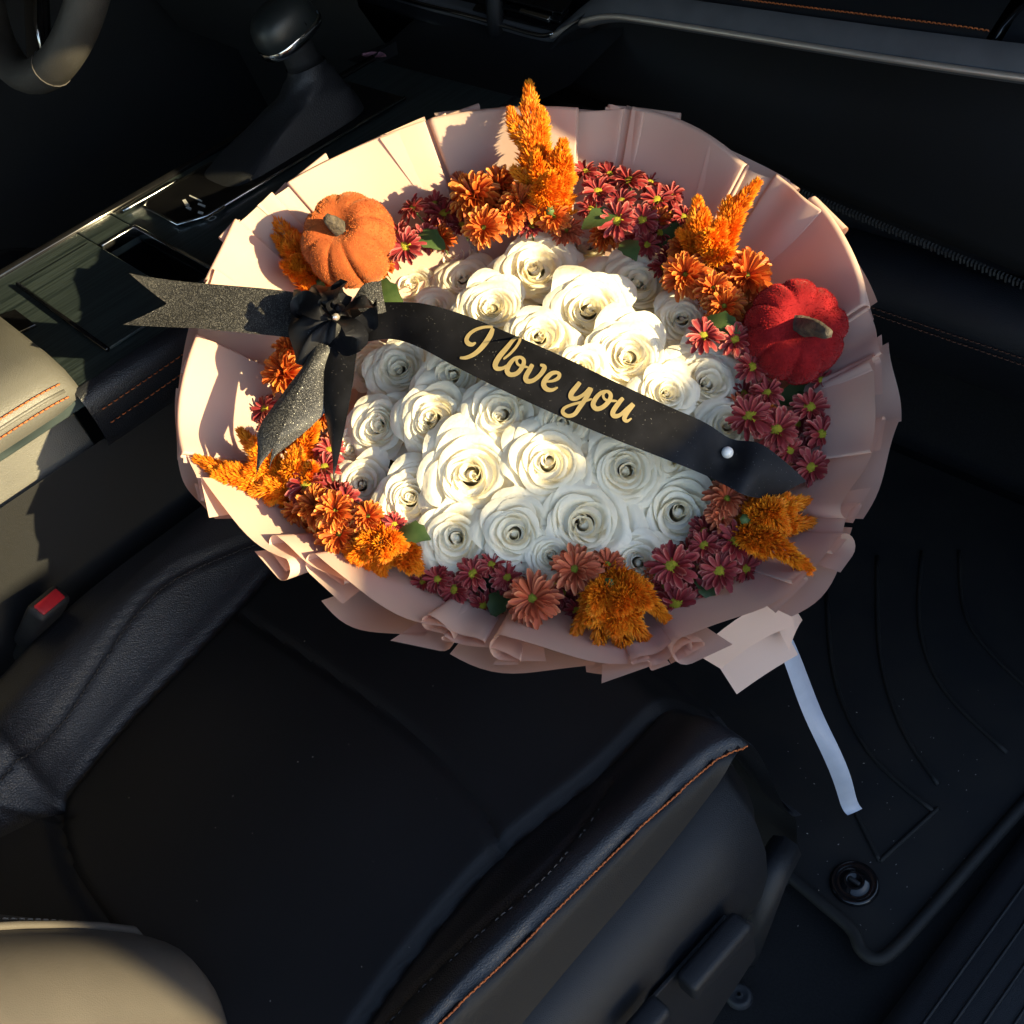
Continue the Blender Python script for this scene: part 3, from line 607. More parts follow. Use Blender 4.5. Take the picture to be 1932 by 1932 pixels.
# ================================================================== BOUQUET: wrapping paper
cpx = bp(1012, 745, 0); CU0, CV0, _ = buv(cpx)
wr = thing('bouquet_wrap', BO-BN*.22, 'pleated pink wrapping paper fanned round the bouquet', 'wrapping paper')
HR = .052
def polar(px, py, h=HR):
    u, v, _ = buv(bp(px, py, h)); return math.atan2(v-CV0, u-CU0), math.hypot(u-CU0, v-CV0)
def wallpt(th, r, t, h1=HR, hb=-.045, kb=.55, outset=0):
    rb = r*kb; rr = rb+(r-rb)*t; h = hb+(h1-hb)*(t**1.35)
    return bw(CU0+math.cos(th)*rr, CV0+math.sin(th)*rr, h)
def sheet(Apx, Bpx, layer=0, rollA=0, rollB=0, rim=0, bow=-.002, h1=HR, ext=(0, 0), sag=.0, nm='paper_sheet', kb=.55):
    """one folded sheet of the wrap. rollA / rollB: radius of the rolled side fold; rim: radius of the rolled top fold"""
    ta, ra = polar(*Apx, h1); tb, rb = polar(*Bpx, h1)
    while tb-ta > math.pi: tb -= 2*math.pi
    while tb-ta < -math.pi: tb += 2*math.pi
    d = tb-ta; ta -= d*ext[0]; tb += d*ext[1]
    na = 14; T = list(np.linspace(0, 1, 12))
    cols = []                                       # (a, tang (m at rim), nrm (m at rim), weight)
    if rollA:
        L = .35*abs(d)*ra
        cols += [(0, L*(1-x), -2*rollA, 1) for x in np.linspace(0, .85, 5)]
        cols += [(0, -rollA*math.sin(p), -rollA*(1+math.cos(p)), 1) for p in np.linspace(.0, math.pi*.9, 8)]
    cols += [(a, 0, 0, 0) for a in np.linspace(0, 1, na)]
    if rollB:
        L = .35*abs(d)*rb
        cols += [(1, rollB*math.sin(p), -rollB*(1-math.cos(p)), 1) for p in np.linspace(math.pi*.1, math.pi, 8)]
        cols += [(1, -L*x, -2*rollB, 1) for x in np.linspace(.15, 1, 5)]
    rows = [(t, 0, 0) for t in T]
    if rim:
        rows += [(1, rim*math.sin(p), -rim*(1-math.cos(p))) for p in np.linspace(.3, math.pi, 8)]
        rows += [(1, -x, -2*rim) for x in np.linspace(.012, .06, 4)]
    V = []; sg = 1 if d > 0 else -1
    for t, rt, rn in rows:
        for a, tg, nn, wgt in cols:
            th = ta+(tb-ta)*a; r = ra+(rb-ra)*a + bow*math.sin(math.pi*a)
            hh = h1 - sag*math.sin(math.pi*a)
            p = wallpt(th, r, t, hh, kb=kb)
            er = BU*math.cos(th)+BV*math.sin(th); et = (-BU*math.sin(th)+BV*math.cos(th))*sg
            tt = nrm(wallpt(th, r, min(1, t+.02), hh, kb=kb)-wallpt(th, r, min(1, t+.02)-.04, hh, kb=kb))
            N = nrm(BN*1 - er*np.dot(tt, BN)/max(.2, np.dot(tt, er)))     # inner normal of the wall
            k = t**1.2
            flut = .0025*math.sin(a*math.pi*2+layer*1.7)*t*t
            p = p + et*tg*k + N*(nn*k + layer*.0050 + flut + .006*(a-.5)*t) + tt*rt + N*rn
            V.append(p)
    return mesh(nm, V, grid_faces(len(rows), len(cols)), M_paper, wr)
# outer ring, lower and a little larger
for A_, B_, kw in [((342, 850), (410, 970), dict(bow=.003)), ((614, 1110), (800, 1186), dict(bow=.006)), ((850, 1206), (1120, 1240), dict(bow=.004)),
                   ((1100, 1240), (1300, 1206), dict(bow=.003)), ((1480, 1140), (1600, 985), dict(bow=.006)), ((1612, 960), (1690, 780), {}), ((1684, 780), (1668, 640), {}),
                   ((1640, 560), (1530, 385), {}), ((1480, 335), (1330, 262), {}), ((1340, 268), (1180, 196), {}), ((970, 196), (1130, 208), {}), ((960, 200), (820, 214), dict(rim=0.0030)),
                   ((800, 214), (600, 312), {}), ((540, 336), (470, 400), {}), ((470, 405), (385, 545), {}), ((375, 560), (338, 740), {}), ((338, 720), (338, 860), {})]:
    sheet(A_, B_, layer=-2, h1=HR-.012, **kw)
inner = [((555, 340), (790, 238), dict(layer=1, rim=0.0020)), ((782, 232), (836, 216), dict(layer=0)), ((830, 226), (1080, 212), dict(layer=2, rollA=.006, rim=0.0040)),
         ((1076, 214), (1170, 208), dict(layer=0, rim=0.0020)), ((1160, 198), (1216, 212), dict(layer=1, rollA=.006)), ((1206, 212), (1402, 314), dict(layer=2, rim=0.0045, bow=0.0032)),
         ((1398, 314), (1480, 345), dict(layer=0)), ((1474, 340), (1556, 402), dict(layer=2, rollA=.005, rim=0.0025)), ((1545, 388), (1642, 578), dict(layer=3, rim=0.0040, bow=0.0032)),
         ((1640, 575), (1676, 668), dict(layer=1)), ((1668, 664), (1664, 706), dict(layer=2)), ((1660, 690), (1668, 862), dict(layer=3, bow=0.0024, rollA=.006)),
         ((1670, 800), (1608, 958), dict(layer=1, rollB=.008)), ((1612, 950), (1578, 1040), dict(layer=0)), ((1584, 1026), (1512, 1112), dict(layer=1, rollA=.010)),
         ((1518, 1108), (1306, 1226), dict(layer=2, rollB=.011, bow=0.0028)), ((1316, 1206), (1236, 1262), dict(layer=0)), ((1280, 1215), (1205, 1268), dict(layer=1, rollA=.008)),
         ((1215, 1266), (958, 1228), dict(layer=2, rollB=.010, bow=0.0016)), ((970, 1236), (842, 1208), dict(layer=0)), ((905, 1218), (812, 1186), dict(layer=1, rollB=.006)),
         ((822, 1194), (596, 1078), dict(layer=2, rollB=.009, rollA=.010, bow=0.0020)), ((640, 1100), (520, 1036), dict(layer=1, rollB=.008)), ((530, 1060), (374, 926), dict(layer=2, rollA=.010, bow=0.0024)),
         ((380, 930), (346, 842), dict(layer=0)), ((346, 850), (366, 652), dict(layer=2, rim=0.0030, bow=0.0032)), ((366, 660), (398, 520), dict(layer=1)), ((394, 526), (440, 428), dict(layer=2, rim=0.0030)),
         ((432, 436), (506, 372), dict(layer=1)), ((496, 384), (562, 338), dict(layer=0, rollB=.004))]
for A_, B_, kw in inner:
    kw.setdefault('rollA', .0022); kw.setdefault('rollB', .0018); sheet(A_, B_, ext=(.04, .04), **kw)
# outer cone down to the tie, and the gathered stems end
tie = zp(1405, 1205, .0)
TIE = BO - BN*.235 + BU*.055 - BV*.03
cone = []
for t in np.linspace(0, 1, 10):
    row = []
    for k in range(64):
        th = 2*math.pi*k/64; r0 = .205*(1-t)**1.0+.030*t; r0 *= 1+.035*math.sin(14*th)*(1-.3*t)
        c0 = bw(CU0, CV0, 0)*(1-t)+TIE*t; row.append(c0 + (BU*math.cos(th)+BV*math.sin(th))*r0 - BN*.022*(1-t))
    cone.append(row)
loft('outer_cone', cone, M_paper, wr, True)
# collar folds and loose paper end by the tie
def patch(nm, px4, hs, m=M_paper, par=wr, curl=0, n=10):
    """four-sided sheet through picked corners, bulged by curl"""
    P = [bp(a, b, h) for (a, b), h in zip(px4, hs)]; V = []
    for s in np.linspace(0, 1, n):
        for t in np.linspace(0, 1, n):
            V.append((P[0]*(1-s)+P[1]*s)*(1-t)+(P[3]*(1-s)+P[2]*s)*t + BN*curl*math.sin(math.pi*s))
    return mesh(nm, V, grid_faces(n, n), m, par)
patch('collar_fold', [(1310, 1232), (1478, 1120), (1498, 1180), (1360, 1262)], (.0, .0, -.035, -.03), curl=.012)
patch('collar_fold', [(1440, 1130), (1482, 1118), (1514, 1170), (1488, 1226)], (-.01, -.01, -.06, -.06), curl=.010)
patch('paper_end', [(1345, 1240), (1470, 1170), (1506, 1235), (1390, 1310)], (-.055, -.055, -.075, -.075), curl=.004)
# white ribbon hanging from the tie to the floor
wrb = thing('white_ribbon', zp(1600, 1520, -.30), 'thin white satin ribbon hanging from the bouquet to the floor mat', 'ribbon')
cl = [((1464, 1182), -.06, 15), ((1490, 1240), -.09, 16), ((1524, 1315), -.135, 17), ((1556, 1395), -.185, 17), ((1586, 1470), -.24, 17), ((1604, 1512), -.275, 16), ((1613, 1532), -.292, 15)]
Lw = []; Rw = []
for i, ((a, b), z, hw) in enumerate(cl):
    tz_ = .006*math.sin(i*1.1); Lw.append(zp(a-hw*.92, b+hw*.42, z+tz_)); Rw.append(zp(a+hw*.92, b-hw*.42, z-tz_))
Lw, Rw = cr(Lw, 24), cr(Rw, 24)
V = []
for i in range(24):
    for s in np.linspace(0, 1, 5): V.append(Lw[i]*(1-s)+Rw[i]*s + A3(.5, 0, .8)*(.003*math.sin(math.pi*s)+.004*math.sin(i*.55)))
mesh('band', V, grid_faces(24, 5), M_white_rib, wrb)
# foam under the flowers
ff = []
for q in np.linspace(0, 1, 12):
    ff.append([bw(DOMC[0]+math.cos(a)*q*.172, DOMC[1]+math.sin(a)*q*.172, max(-.03, DOMH*(1-(q*.172/DOMR)**2)-.040)) for a in np.linspace(0, 2*math.pi, 40, endpoint=False)])
fo_ = thing('floral_foam', BO-BN*.05, 'dark green foam glimpsed in gaps between the flowers', 'floral foam')
loft('dome', ff, M_foam, fo_, True)

# ================================================================== roses
def rose_petals(seed, N=32):
    rg = random.Random(seed); out = []; ecc = rg.uniform(0, 6.3); swirl = rg.uniform(.06, .13); folds = rg.uniform(.6, 2.3)
    for i in range(N):
        a = (i+.5)/N; na, nt_ = 19, 11
        Rt = .045+1.02*a**1.05; phi = 2.2*(1-a)**1.1+.86*(1-(1-a)**1.1); zt_ = .36-.05*(1-a)**4-.27*a**1.7+rg.uniform(-.022, .022)
        inn = max(0, 1-a/.5); rb = Rt*(.80-.38*a)*(1-.55*inn); zb = zt_-.20-.10*a-.34*inn; curl = (.012+.10*a**1.3)*rg.uniform(.6, 1.4)
        tip = rg.uniform(-.02, .18)*a**1.5; ph = rg.uniform(0, 6.3); wv = (.016+.022*a)*folds; th0 = i*2.39996+rg.uniform(-.4, .4)
        tw = swirl*rg.uniform(.7, 1.4); tilt = rg.uniform(-.05, .05); nick = rg.uniform(-.8, .8); nd = rg.uniform(.0, .10)*a
        off = .09*(1-a); ox, oy = off*math.cos(ecc+i*.5), off*math.sin(ecc+i*.5); ed = .10+.14*a
        V = []
        for j in range(nt_):
            for k in range(na):
                s = -1+2*k/(na-1); tm = 1-ed*2*abs(s)**2.6+tip*max(0, 1-abs(s)*1.3)**1.3-nd*math.exp(-((s-nick)/.10)**2); t = j/(nt_-1)*max(.2, tm)
                r = rb+(Rt-rb)*t**(.85-.45*inn); z = zb+(zt_-zb)*t
                c = max(0, (t-.76)/.24); r += curl*c*c*(1+.4*abs(s)); z -= curl*(.3+.9*a)*c**2.4 + .09*a*a*abs(s)**2.5*c
                r *= 1+tw*s; r += wv*math.sin(3.0*s+ph+1.5*t)*(.4+.6*t) + .006*math.sin(11*s+ph)*c; z += tilt*s*t+.020*math.sin(4.5*s+ph)*c*(.5+a)
                th = th0+s*phi*(1-.06*t)
                V.append((r*math.cos(th)+ox, r*math.sin(th)+oy, z))
        out.append((V, grid_faces(nt_, na)))
    return out
ROSE = []
for sd in (1, 2, 3, 4, 5, 6):
    ms = []
    for V, F in rose_petals(sd, (33, 30, 36, 27, 31, 29)[sd-1]): ms.append(mesh('_petal', V, F, M_rose))
    for m_ in ms: m_.name = 'petal'
    ROSE.append(ms)
V = [(0, 0, .16)]
for r_, z in ((.18, .14), (.38, .10), (.58, .02), (.72, -.10), (.70, -.30)):
    for k in range(18): q = 2*math.pi*k/18; V.append((r_*math.cos(q), r_*math.sin(q), z))
HEART = mesh('_heart', V, [(0, 1+k, 1+(k+1) % 18) for k in range(18)]+[tuple(x+1 for x in f) for f in grid_faces(5, 18, True)], M_rose); HEART.name = 'heart'
roses = [  # px, py, radius px, row
 (985, 432, 56, 'a'), (1108, 452, 68, 'a'), (858, 478, 56, 'a'), (1010, 500, 84, 'a'), (1205, 526, 72, 'a'),
 (772, 535, 54, 'b'), (872, 520, 52, 'b'), (925, 575, 66, 'b'), (1112, 580, 78, 'b'), (1290, 598, 54, 'b'), (812, 580, 44, 'b'),
 (1018, 632, 60, 'c'), (1186, 668, 80, 'c'), (1340, 716, 80, 'c'), (1098, 690, 46, 'c'), (1262, 738, 52, 'c'), (1375, 800, 52, 'c'),
 (690, 690, 44, 'd'), (748, 690, 64, 'd'), (850, 705, 64, 'd'), (960, 735, 46, 'd'),
 (708, 803, 64, 'e'), (812, 788, 72, 'e'), (942, 778, 76, 'e'), (1065, 795, 50, 'e'), (658, 845, 44, 'e'),
 (678, 915, 54, 'f'), (770, 942, 68, 'f'), (884, 896, 94, 'f'), (1034, 872, 80, 'f'), (1182, 886, 70, 'f'), (1268, 868, 50, 'f'),
 (856, 1016, 72, 'g'), (968, 1006, 68, 'g'), (1104, 986, 90, 'g'), (1284, 968, 86, 'g'), (1206, 1062, 58, 'g'), (1040, 1048, 44, 'g')]
ORD = ['first', 'second', 'third', 'fourth', 'fifth', 'sixth', 'seventh', 'eighth', 'ninth', 'tenth', 'eleventh', 'twelfth', 'thirteenth', 'fourteenth', 'fifteenth']
ROWN = {'a': 'in the top row', 'b': 'in the second row from the top', 'c': 'just above the black ribbon', 'd': 'just below the ribbon start',
        'e': 'in the row under the ribbon', 'f': 'in the second row from the bottom', 'g': 'in the bottom row'}
def frame_mat(p, n, rot, sc):
    x = nrm(np.cross(A3(.3, .5, .2), n)); y = np.cross(n, x)
    x, y = x*math.cos(rot)+y*math.sin(rot), -x*math.sin(rot)+y*math.cos(rot)
    return Matrix(((x[0]*sc, y[0]*sc, n[0]*sc, p[0]), (x[1]*sc, y[1]*sc, n[1]*sc, p[1]), (x[2]*sc, y[2]*sc, n[2]*sc, p[2]), (0, 0, 0, 1)))
def place(name, M, label, cat, group):
    o = bpy.data.objects.new(name, None); COL.objects.link(o); o.empty_display_size = .02; o.matrix_world = M
    return tag(o, label, cat, group)
def depth(p): return np.dot(p-CAM, _fw)
cnt = {}
for q in sorted(roses, key=lambda r_: r_[0]):
    px, py, rp_, row = q; cnt[row] = cnt.get(row, 0)+1; k = cnt[row]-1
    p, n, h = dome(px, py); rad = rp_*depth(p)/FPX*1.15
    n = nrm(n*.8 + nrm(CAM-p)*.75 + (BU*random.uniform(-.12, .12)+BV*random.uniform(-.12, .12)))
    size = 'large' if rp_ > 75 else ('small' if rp_ < 55 else 'mid-sized')
    root = place('rose', frame_mat(p-n*rad*.36, n, random.uniform(0, 6.28), rad), f'{size} white rose, {ORD[k]} from the left {ROWN[row]}', 'rose', 'white roses of the bouquet')
    for m_ in ROSE[random.randrange(6)]:
        c = bpy.data.objects.new('petal', m_.copy()); COL.objects.link(c); c.parent = root
    c = bpy.data.objects.new('heart', HEART.copy()); COL.objects.link(c); c.parent = root

# ================================================================== daisies and chrysanthemums
def ray_petal(L, Wd, cup, lift, droop, n=6, seed=0):
    V, at = [], []
    for i in range(n):
        t = i/(n-1); wd = Wd*(.42+.58*math.sin(min(1, t*1.15)*math.pi*.62))*(1 if t < .85 else (1-(t-.85)/.15*.55))
        for s in (-1, 0, 1):
            V.append((.14+L*t, s*wd*.5, lift*t - droop*t*t + cup*s*s*wd)); at.append(max(t**5, abs(s)*min(1, .25+t*1.3)))
    return V, grid_faces(n, 3), at
def mk_petal(args, m_): V, F, a = ray_petal(*args); me = mesh('_petal', V, F, m_, attr=a); me.name = 'petal'; return me
def disc(rad, h, m_):
    V = [(0, 0, h)]; F = []
    n = 14
    for i, q in enumerate((.35, .7, 1.0)):
        for k in range(n):
            a = 2*math.pi*(k+.5*i)/n; b = .018*((k+i) % 2); V.append((rad*q*math.cos(a), rad*q*math.sin(a), h*(1-q*q)+b))
    F += [(0, 1+k, 1+(k+1) % n) for k in range(n)]
    for i in range(2):
        for k in range(n): a = 1+i*n+k; b = 1+i*n+(k+1) % n; F.append((a, a+n, b+n, b))
    me = mesh('_disc', V, F, m_); me.name = 'disc'; return me
def calyx():
    V = []; n = 10
    for r_, z in ((.30, -.02), (.26, -.12), (.14, -.22), (.05, -.30), (.045, -1.3)):
        for k in range(n): a = 2*math.pi*k/n; V.append((r_*math.cos(a), r_*math.sin(a), z))
    me = mesh('_stem', V, grid_faces(5, n, True), M_green); me.name = 'stem'; return me
CALYX = calyx()
DP = [mk_petal((.82, .26, .35, .20, .12), M_dpet), mk_petal((.70, .23, .45, .34, .08), M_dpet), mk_petal((.86, .28, .30, .05, .18), M_dpet)]
OP = [mk_petal((.84, .25, .6, .12, .20), M_opet), mk_petal((.70, .23, .8, .40, .10), M_opet), mk_petal((.46, .20, 1.0, .50, -.06), M_opet)]
RP = [mk_petal((.84, .25, .5, .08, .18), M_rpet), mk_petal((.72, .23, .6, .28, .10), M_rpet), mk_petal((.54, .20, .8, .38, .0), M_rpet)]
DDISC, ODISC, RDISC = disc(.33, .14, M_dcen), disc(.13, .12, M_ocen), disc(.19, .10, M_ocen)
def flower(kind, px, py, rp_, label, h, n, group):
    p = bp(px, py, h); rad = rp_*depth(p)/FPX*1.02
    if kind == 'd': layers = [(17, 2, -.04), (16, 0, .02), (11, 1, .05)]; pet, dsc, nm, cat = DP, DDISC, 'daisy', 'daisy'
    elif kind == 'o': layers = [(20, 0, -.16), (20, 0, -.05), (18, 1, .02), (16, 1, .10), (12, 2, .12), (8, 2, .18)]; pet, dsc, nm, cat = OP, ODISC, 'chrysanthemum', 'chrysanthemum'
    else: layers = [(20, 0, -.10), (19, 0, 0), (18, 1, .04), (14, 2, .07)]; pet, dsc, nm, cat = RP, RDISC, 'chrysanthemum', 'chrysanthemum'
    root = place(nm, frame_mat(p, n, random.uniform(0, 6.28), rad), label, cat, group)
    off = 0
    for cnt_, pi, z in layers:
        off += .37
        for k in range(cnt_):
            if random.random() < .03: continue
            c = bpy.data.objects.new('petal', pet[pi].copy()); COL.objects.link(c); c.parent = root
            a = 2*math.pi*(k+off)/cnt_+random.uniform(-.1, .1); s = random.uniform(.74, 1.10)
            c.matrix_basis = Matrix.Translation((0, 0, z)) @ Matrix.Rotation(a, 4, 'Z') @ Matrix.Rotation(random.gauss(-.03, .17), 4, 'Y') @ Matrix.Rotation(random.gauss(0, .22), 4, 'X') @ Matrix.Diagonal((s, s*random.uniform(.85, 1.1), s, 1))
    c = bpy.data.objects.new('disc', dsc); COL.objects.link(c); c.parent = root; c.location = (0, 0, .04 if kind == 'd' else .08)
    c = bpy.data.objects.new('stem', CALYX); COL.objects.link(c); c.parent = root
    return root
# px, py, radius px, kind (d crimson daisy, o double orange mum, r rust mum), cluster, height, facing tweak (image dx, dy)
fl_ = [
 (1104, 325, 30, 'd', 'top', .035, 0, .5), (1128, 362, 33, 'd', 'top', .045, .2, .2), (1186, 342, 36, 'd', 'top', .03, -.2, .5), (1226, 345, 30, 'd', 'top', .02, .2, .5), (1240, 378, 34, 'd', 'top', .03, .3, .3),
 (1166, 415, 40, 'd', 'top', .05, -.2, -.4), (1212, 415, 34, 'd', 'top', .045, .2, -.2), (1172, 380, 30, 'd', 'top', .05, -.2, .3), (1262, 405, 32, 'd', 'top', .02, .5, .2), (1220, 462, 28, 'd', 'top', .03, .7, -.4), (1245, 440, 30, 'd', 'top', .025, .6, 0), (1275, 430, 26, 'd', 'top', .015, .5, .2), (1262, 485, 26, 'd', 'top', .02, .6, -.5), (1115, 395, 28, 'd', 'top', .02, 0, .2),
 (780, 393, 32, 'd', 'tl', .04, -.5, .5), (838, 405, 40, 'd', 'tl', .03, -.3, .3), (765, 465, 36, 'd', 'tl', .05, -.2, -.5), (800, 450, 30, 'd', 'tl', .04, .3, -.2), (818, 425, 30, 'd', 'tl', .02, -.2, 0), (755, 440, 26, 'd', 'tl', .03, -.6, 0),
 (1328, 634, 38, 'd', 'rp', .075, .1, .1), (1386, 642, 36, 'd', 'rp', .06, .3, -.2), (1418, 692, 34, 'd', 'rp', .045, .5, -.3), (1448, 742, 33, 'd', 'rp', .04, .1, .1), (1414, 786, 45, 'd', 'rp', .055, -.1, -.1), (1466, 812, 46, 'd', 'rp', .045, .1, -.1), (1490, 850, 30, 'd', 'rp', .03, .4, -.5),
 (1528, 770, 40, 'd', 'rp', .03, .2, 0), (1550, 718, 30, 'd', 'rp', .025, .3, .4), (1550, 820, 38, 'd', 'rp', .03, .3, 0), (1530, 882, 38, 'd', 'rp', .03, .1, -.1), (1548, 746, 24, 'd', 'rp', .015, .6, .2),
 (1268, 1068, 50, 'd', 'br', .045, -.1, -.1), (1328, 1030, 34, 'd', 'br', .04, -.1, .1), (1386, 1022, 42, 'd', 'br', .04, .3, .1), (1358, 1078, 42, 'd', 'br', .035, 0, -.2), (1406, 1074, 36, 'd', 'br', .025, .5, -.2), (1336, 1120, 36, 'd', 'br', .02, .3, -.5), (1276, 1140, 42, 'd', 'br', .025, -.1, -.5), (1255, 1105, 30, 'd', 'br', .02, -.3, -.4), (1305, 1092, 26, 'd', 'br', .015, .2, -.3),
 (826, 1092, 30, 'd', 'bm', .03, -.4, -.2), (858, 1112, 32, 'd', 'bm', .025, -.2, -.3), (893, 1082, 36, 'd', 'bm', .04, -.1, 0), (928, 1066, 30, 'd', 'bm', .04, .2, .2), (957, 1090, 33, 'd', 'bm', .035, .2, -.1), (912, 1142, 32, 'd', 'bm', .015, .2, -.5), (798, 1098, 26, 'd', 'bm', .02, -.4, -.4), (945, 1130, 28, 'd', 'bm', .015, -.3, -.6), (880, 1125, 26, 'd', 'bm', .012, 0, -.5), (1090, 1150, 34, 'd', 'bm', .01, 0, -.5), (1060, 1120, 34, 'd', 'bm', .01, .2, -.3),
 (578, 915, 42, 'd', 'lf', .05, -.3, .1), (500, 772, 30, 'd', 'lf', .02, -.7, 0), (612, 882, 34, 'd', 'lf', .05, -.2, .3), (652, 940, 28, 'd', 'lf', .05, .2, -.1), (744, 988, 24, 'd', 'lf', .05, .2, -.4), (622, 850, 30, 'd', 'lf', .045, .3, .3), (508, 800, 26, 'd', 'lf', .015, -.6, -.3), (700, 985, 26, 'd', 'lf', .045, 0, -.2),
 (896, 372, 52, 'o', 'top', .05, -.2, .2), (940, 352, 40, 'o', 'top', .035, .1, .4), (913, 430, 42, 'o', 'top', .06, -.1, -.5), (980, 385, 40, 'o', 'top', .055, .4, .1), (960, 410, 34, 'o', 'top', .05, .3, -.3), (1045, 410, 34, 'o', 'top', .04, .1, -.4),
 (1294, 520, 48, 'o', 'rt', .06, -.2, -.2), (1408, 522, 54, 'o', 'rt', .05, .3, 0), (1365, 578, 44, 'o', 'rt', .055, .2, -.5), (1345, 545, 36, 'o', 'rt', .06, .1, -.2), (1290, 470, 34, 'o', 'rt', .045, -.3, .1), (1392, 590, 36, 'o', 'rt', .035, .5, -.4), (1310, 440, 30, 'o', 'rt', .03, -.2, .4),
 (540, 705, 48, 'o', 'lf', .04, -.7, -.2), (548, 665, 36, 'o', 'lf', .03, -.5, .4), (640, 1008, 46, 'o', 'lf', .045, .1, -.4), (598, 955, 46, 'o', 'lf', .05, -.4, 0), (632, 965, 42, 'o', 'lf', .06, .3, .1), (565, 962, 34, 'o', 'lf', .03, -.6, -.3), (694, 975, 36, 'o', 'lf', .055, .2, -.1), (610, 1010, 34, 'o', 'lf', .025, -.5, -.5), (712, 1000, 30, 'o', 'lf', .045, .4, -.3), (662, 1030, 32, 'o', 'lf', .025, -.2, -.6),
 (1005, 1130, 56, 'r', 'bm', .045, -.1, -.1), (1085, 1075, 52, 'r', 'bm', .05, -.1, .1), (1146, 1066, 36, 'r', 'bm', .04, .4, .2), (1370, 942, 44, 'r', 'br', .05, .4, .2), (1362, 975, 34, 'r', 'br', .045, .3, -.2), (1120, 1108, 34, 'r', 'bm', .03, .2, -.3)]
FILL = [(722, 505), (738, 478), (832, 452), (872, 425), (1002, 428), (1070, 438), (1142, 446), (1196, 462), (1252, 505), (1276, 548), (1318, 585), (1345, 612), (1402, 742), (1392, 765), (1442, 792), (1502, 800), (1512, 850), (1478, 885), (1408, 905),
        (1328, 1002), (1300, 1040), (1236, 1086), (1182, 1098), (1048, 1095), (978, 1082), (862, 1086), (792, 1062), (760, 1022), (672, 985), (640, 935), (606, 905), (628, 835), (612, 785), (590, 745), (565, 745), (548, 795), (532, 835), (1442, 585), (1350, 640), (700, 1015), (590, 985), (1420, 1010), (1240, 420), (1290, 410), (820, 385), (870, 345), (930, 395), (1150, 330), (1265, 370)]
for k, (a_, b_) in enumerate(FILL):
    cl_ = ('fu' if b_ < 745 else 'fb')+('l' if a_ < 1010 else 'r'); lft = a_ < 760
    kd = ('d', 'r', 'o', 'd')[k % 4] if not lft else ('o', 'd', 'o', 'r')[k % 4]
    fl_.append((a_, b_, 26+(k*7) % 9, kd, cl_, .018+.003*(k % 5), (a_-1010)/900, (745-b_)/900))
CLN = {'top': 'along the top right edge', 'tl': 'beside the orange pumpkin', 'rp': 'beside the red pumpkin', 'br': 'below the ribbon end',
       'bm': 'along the bottom edge', 'lf': 'along the left edge', 'rt': 'around the right-hand plume'}
CLN.update({'ful': 'tucked behind the upper left border', 'fur': 'tucked behind the upper right border', 'fbl': 'tucked under the lower left border', 'fbr': 'tucked under the lower right border'}); CLO = dict(CLN); CLO['top'] = 'at the foot of the tall plume'; KN = {'d': 'crimson daisy with yellow centre', 'o': 'double orange chrysanthemum', 'r': 'rust chrysanthemum with green centre'}
GN = {'d': 'crimson daisies of the bouquet', 'o': 'orange chrysanthemums of the bouquet', 'r': 'rust chrysanthemums of the bouquet'}
cnt = {}
for f_ in sorted(fl_, key=lambda q: q[0]):
    px, py, rp_, kd, cl_, h, dx, dy = f_; key = (kd, cl_); k = cnt.get(key, 0); cnt[key] = k+1
    n = nrm(BN*.8 + nrm(CAM-bp(px, py, h))*.35 + BU*dx*.9 + BV*dy*.9)
    flower(kd, px, py, rp_, f'{KN[kd]}, {ORD[k]} from left {(CLO if kd == "o" else CLN)[cl_]}', h, n, GN[kd])

# ================================================================== celosia plumes
def vn(v): return v/np.maximum(1e-9, np.linalg.norm(v, axis=-1, keepdims=True))
def florets(axis, rad0, n, rg, ln=.0092):
    """pointed florets over a tapering spike"""
    rad0 *= 1.3; n = int(n*2.6); g = np.random.default_rng(rg.randrange(10**6)); A = cr(axis, 30); U = lambda a=0, b=1: g.uniform(a, b, (n, 1))
    t = g.random(n)**.85; c = np.stack([np.interp(t*29, range(30), A[:, k]) for k in range(3)], 1); i0 = np.minimum(28, (t*29).astype(int)); tg = vn(A[i0+1]-A[i0]); t = t[:, None]
    a = U(0, 2*math.pi); e1 = vn(np.cross(tg, A3(.31, .57, .4))); e2 = np.cross(tg, e1); o = e1*np.cos(a)+e2*np.sin(a)
    r_ = rad0*(1-t)**.95*U(.3, 1)**.7+.0008; d = vn(o*(1.0-.6*t)+tg*U(.5, 1.2)); s = vn(np.cross(d, g.random((n, 3)))); u2 = np.cross(d, s)
    L = ln*U(.6, 1.15)*(1-.35*t); wd = L*.125; b0 = c+o*r_*.7
    V = np.stack([b0, b0+d*L*.45+s*wd, b0+d*L*.45-s*wd*.5+u2*wd*.87, b0+d*L*.45-s*wd*.5-u2*wd*.87, b0+d*L], 1).reshape(-1, 3)
    F = (np.arange(n)[:, None, None]*5+np.array([(0, 2, 1), (0, 3, 2), (0, 1, 3), (4, 1, 2), (4, 2, 3), (4, 3, 1)])).reshape(-1, 3)
    return list(V), [tuple(f) for f in F.tolist()], [0, .55, .55, .55, 1]*n
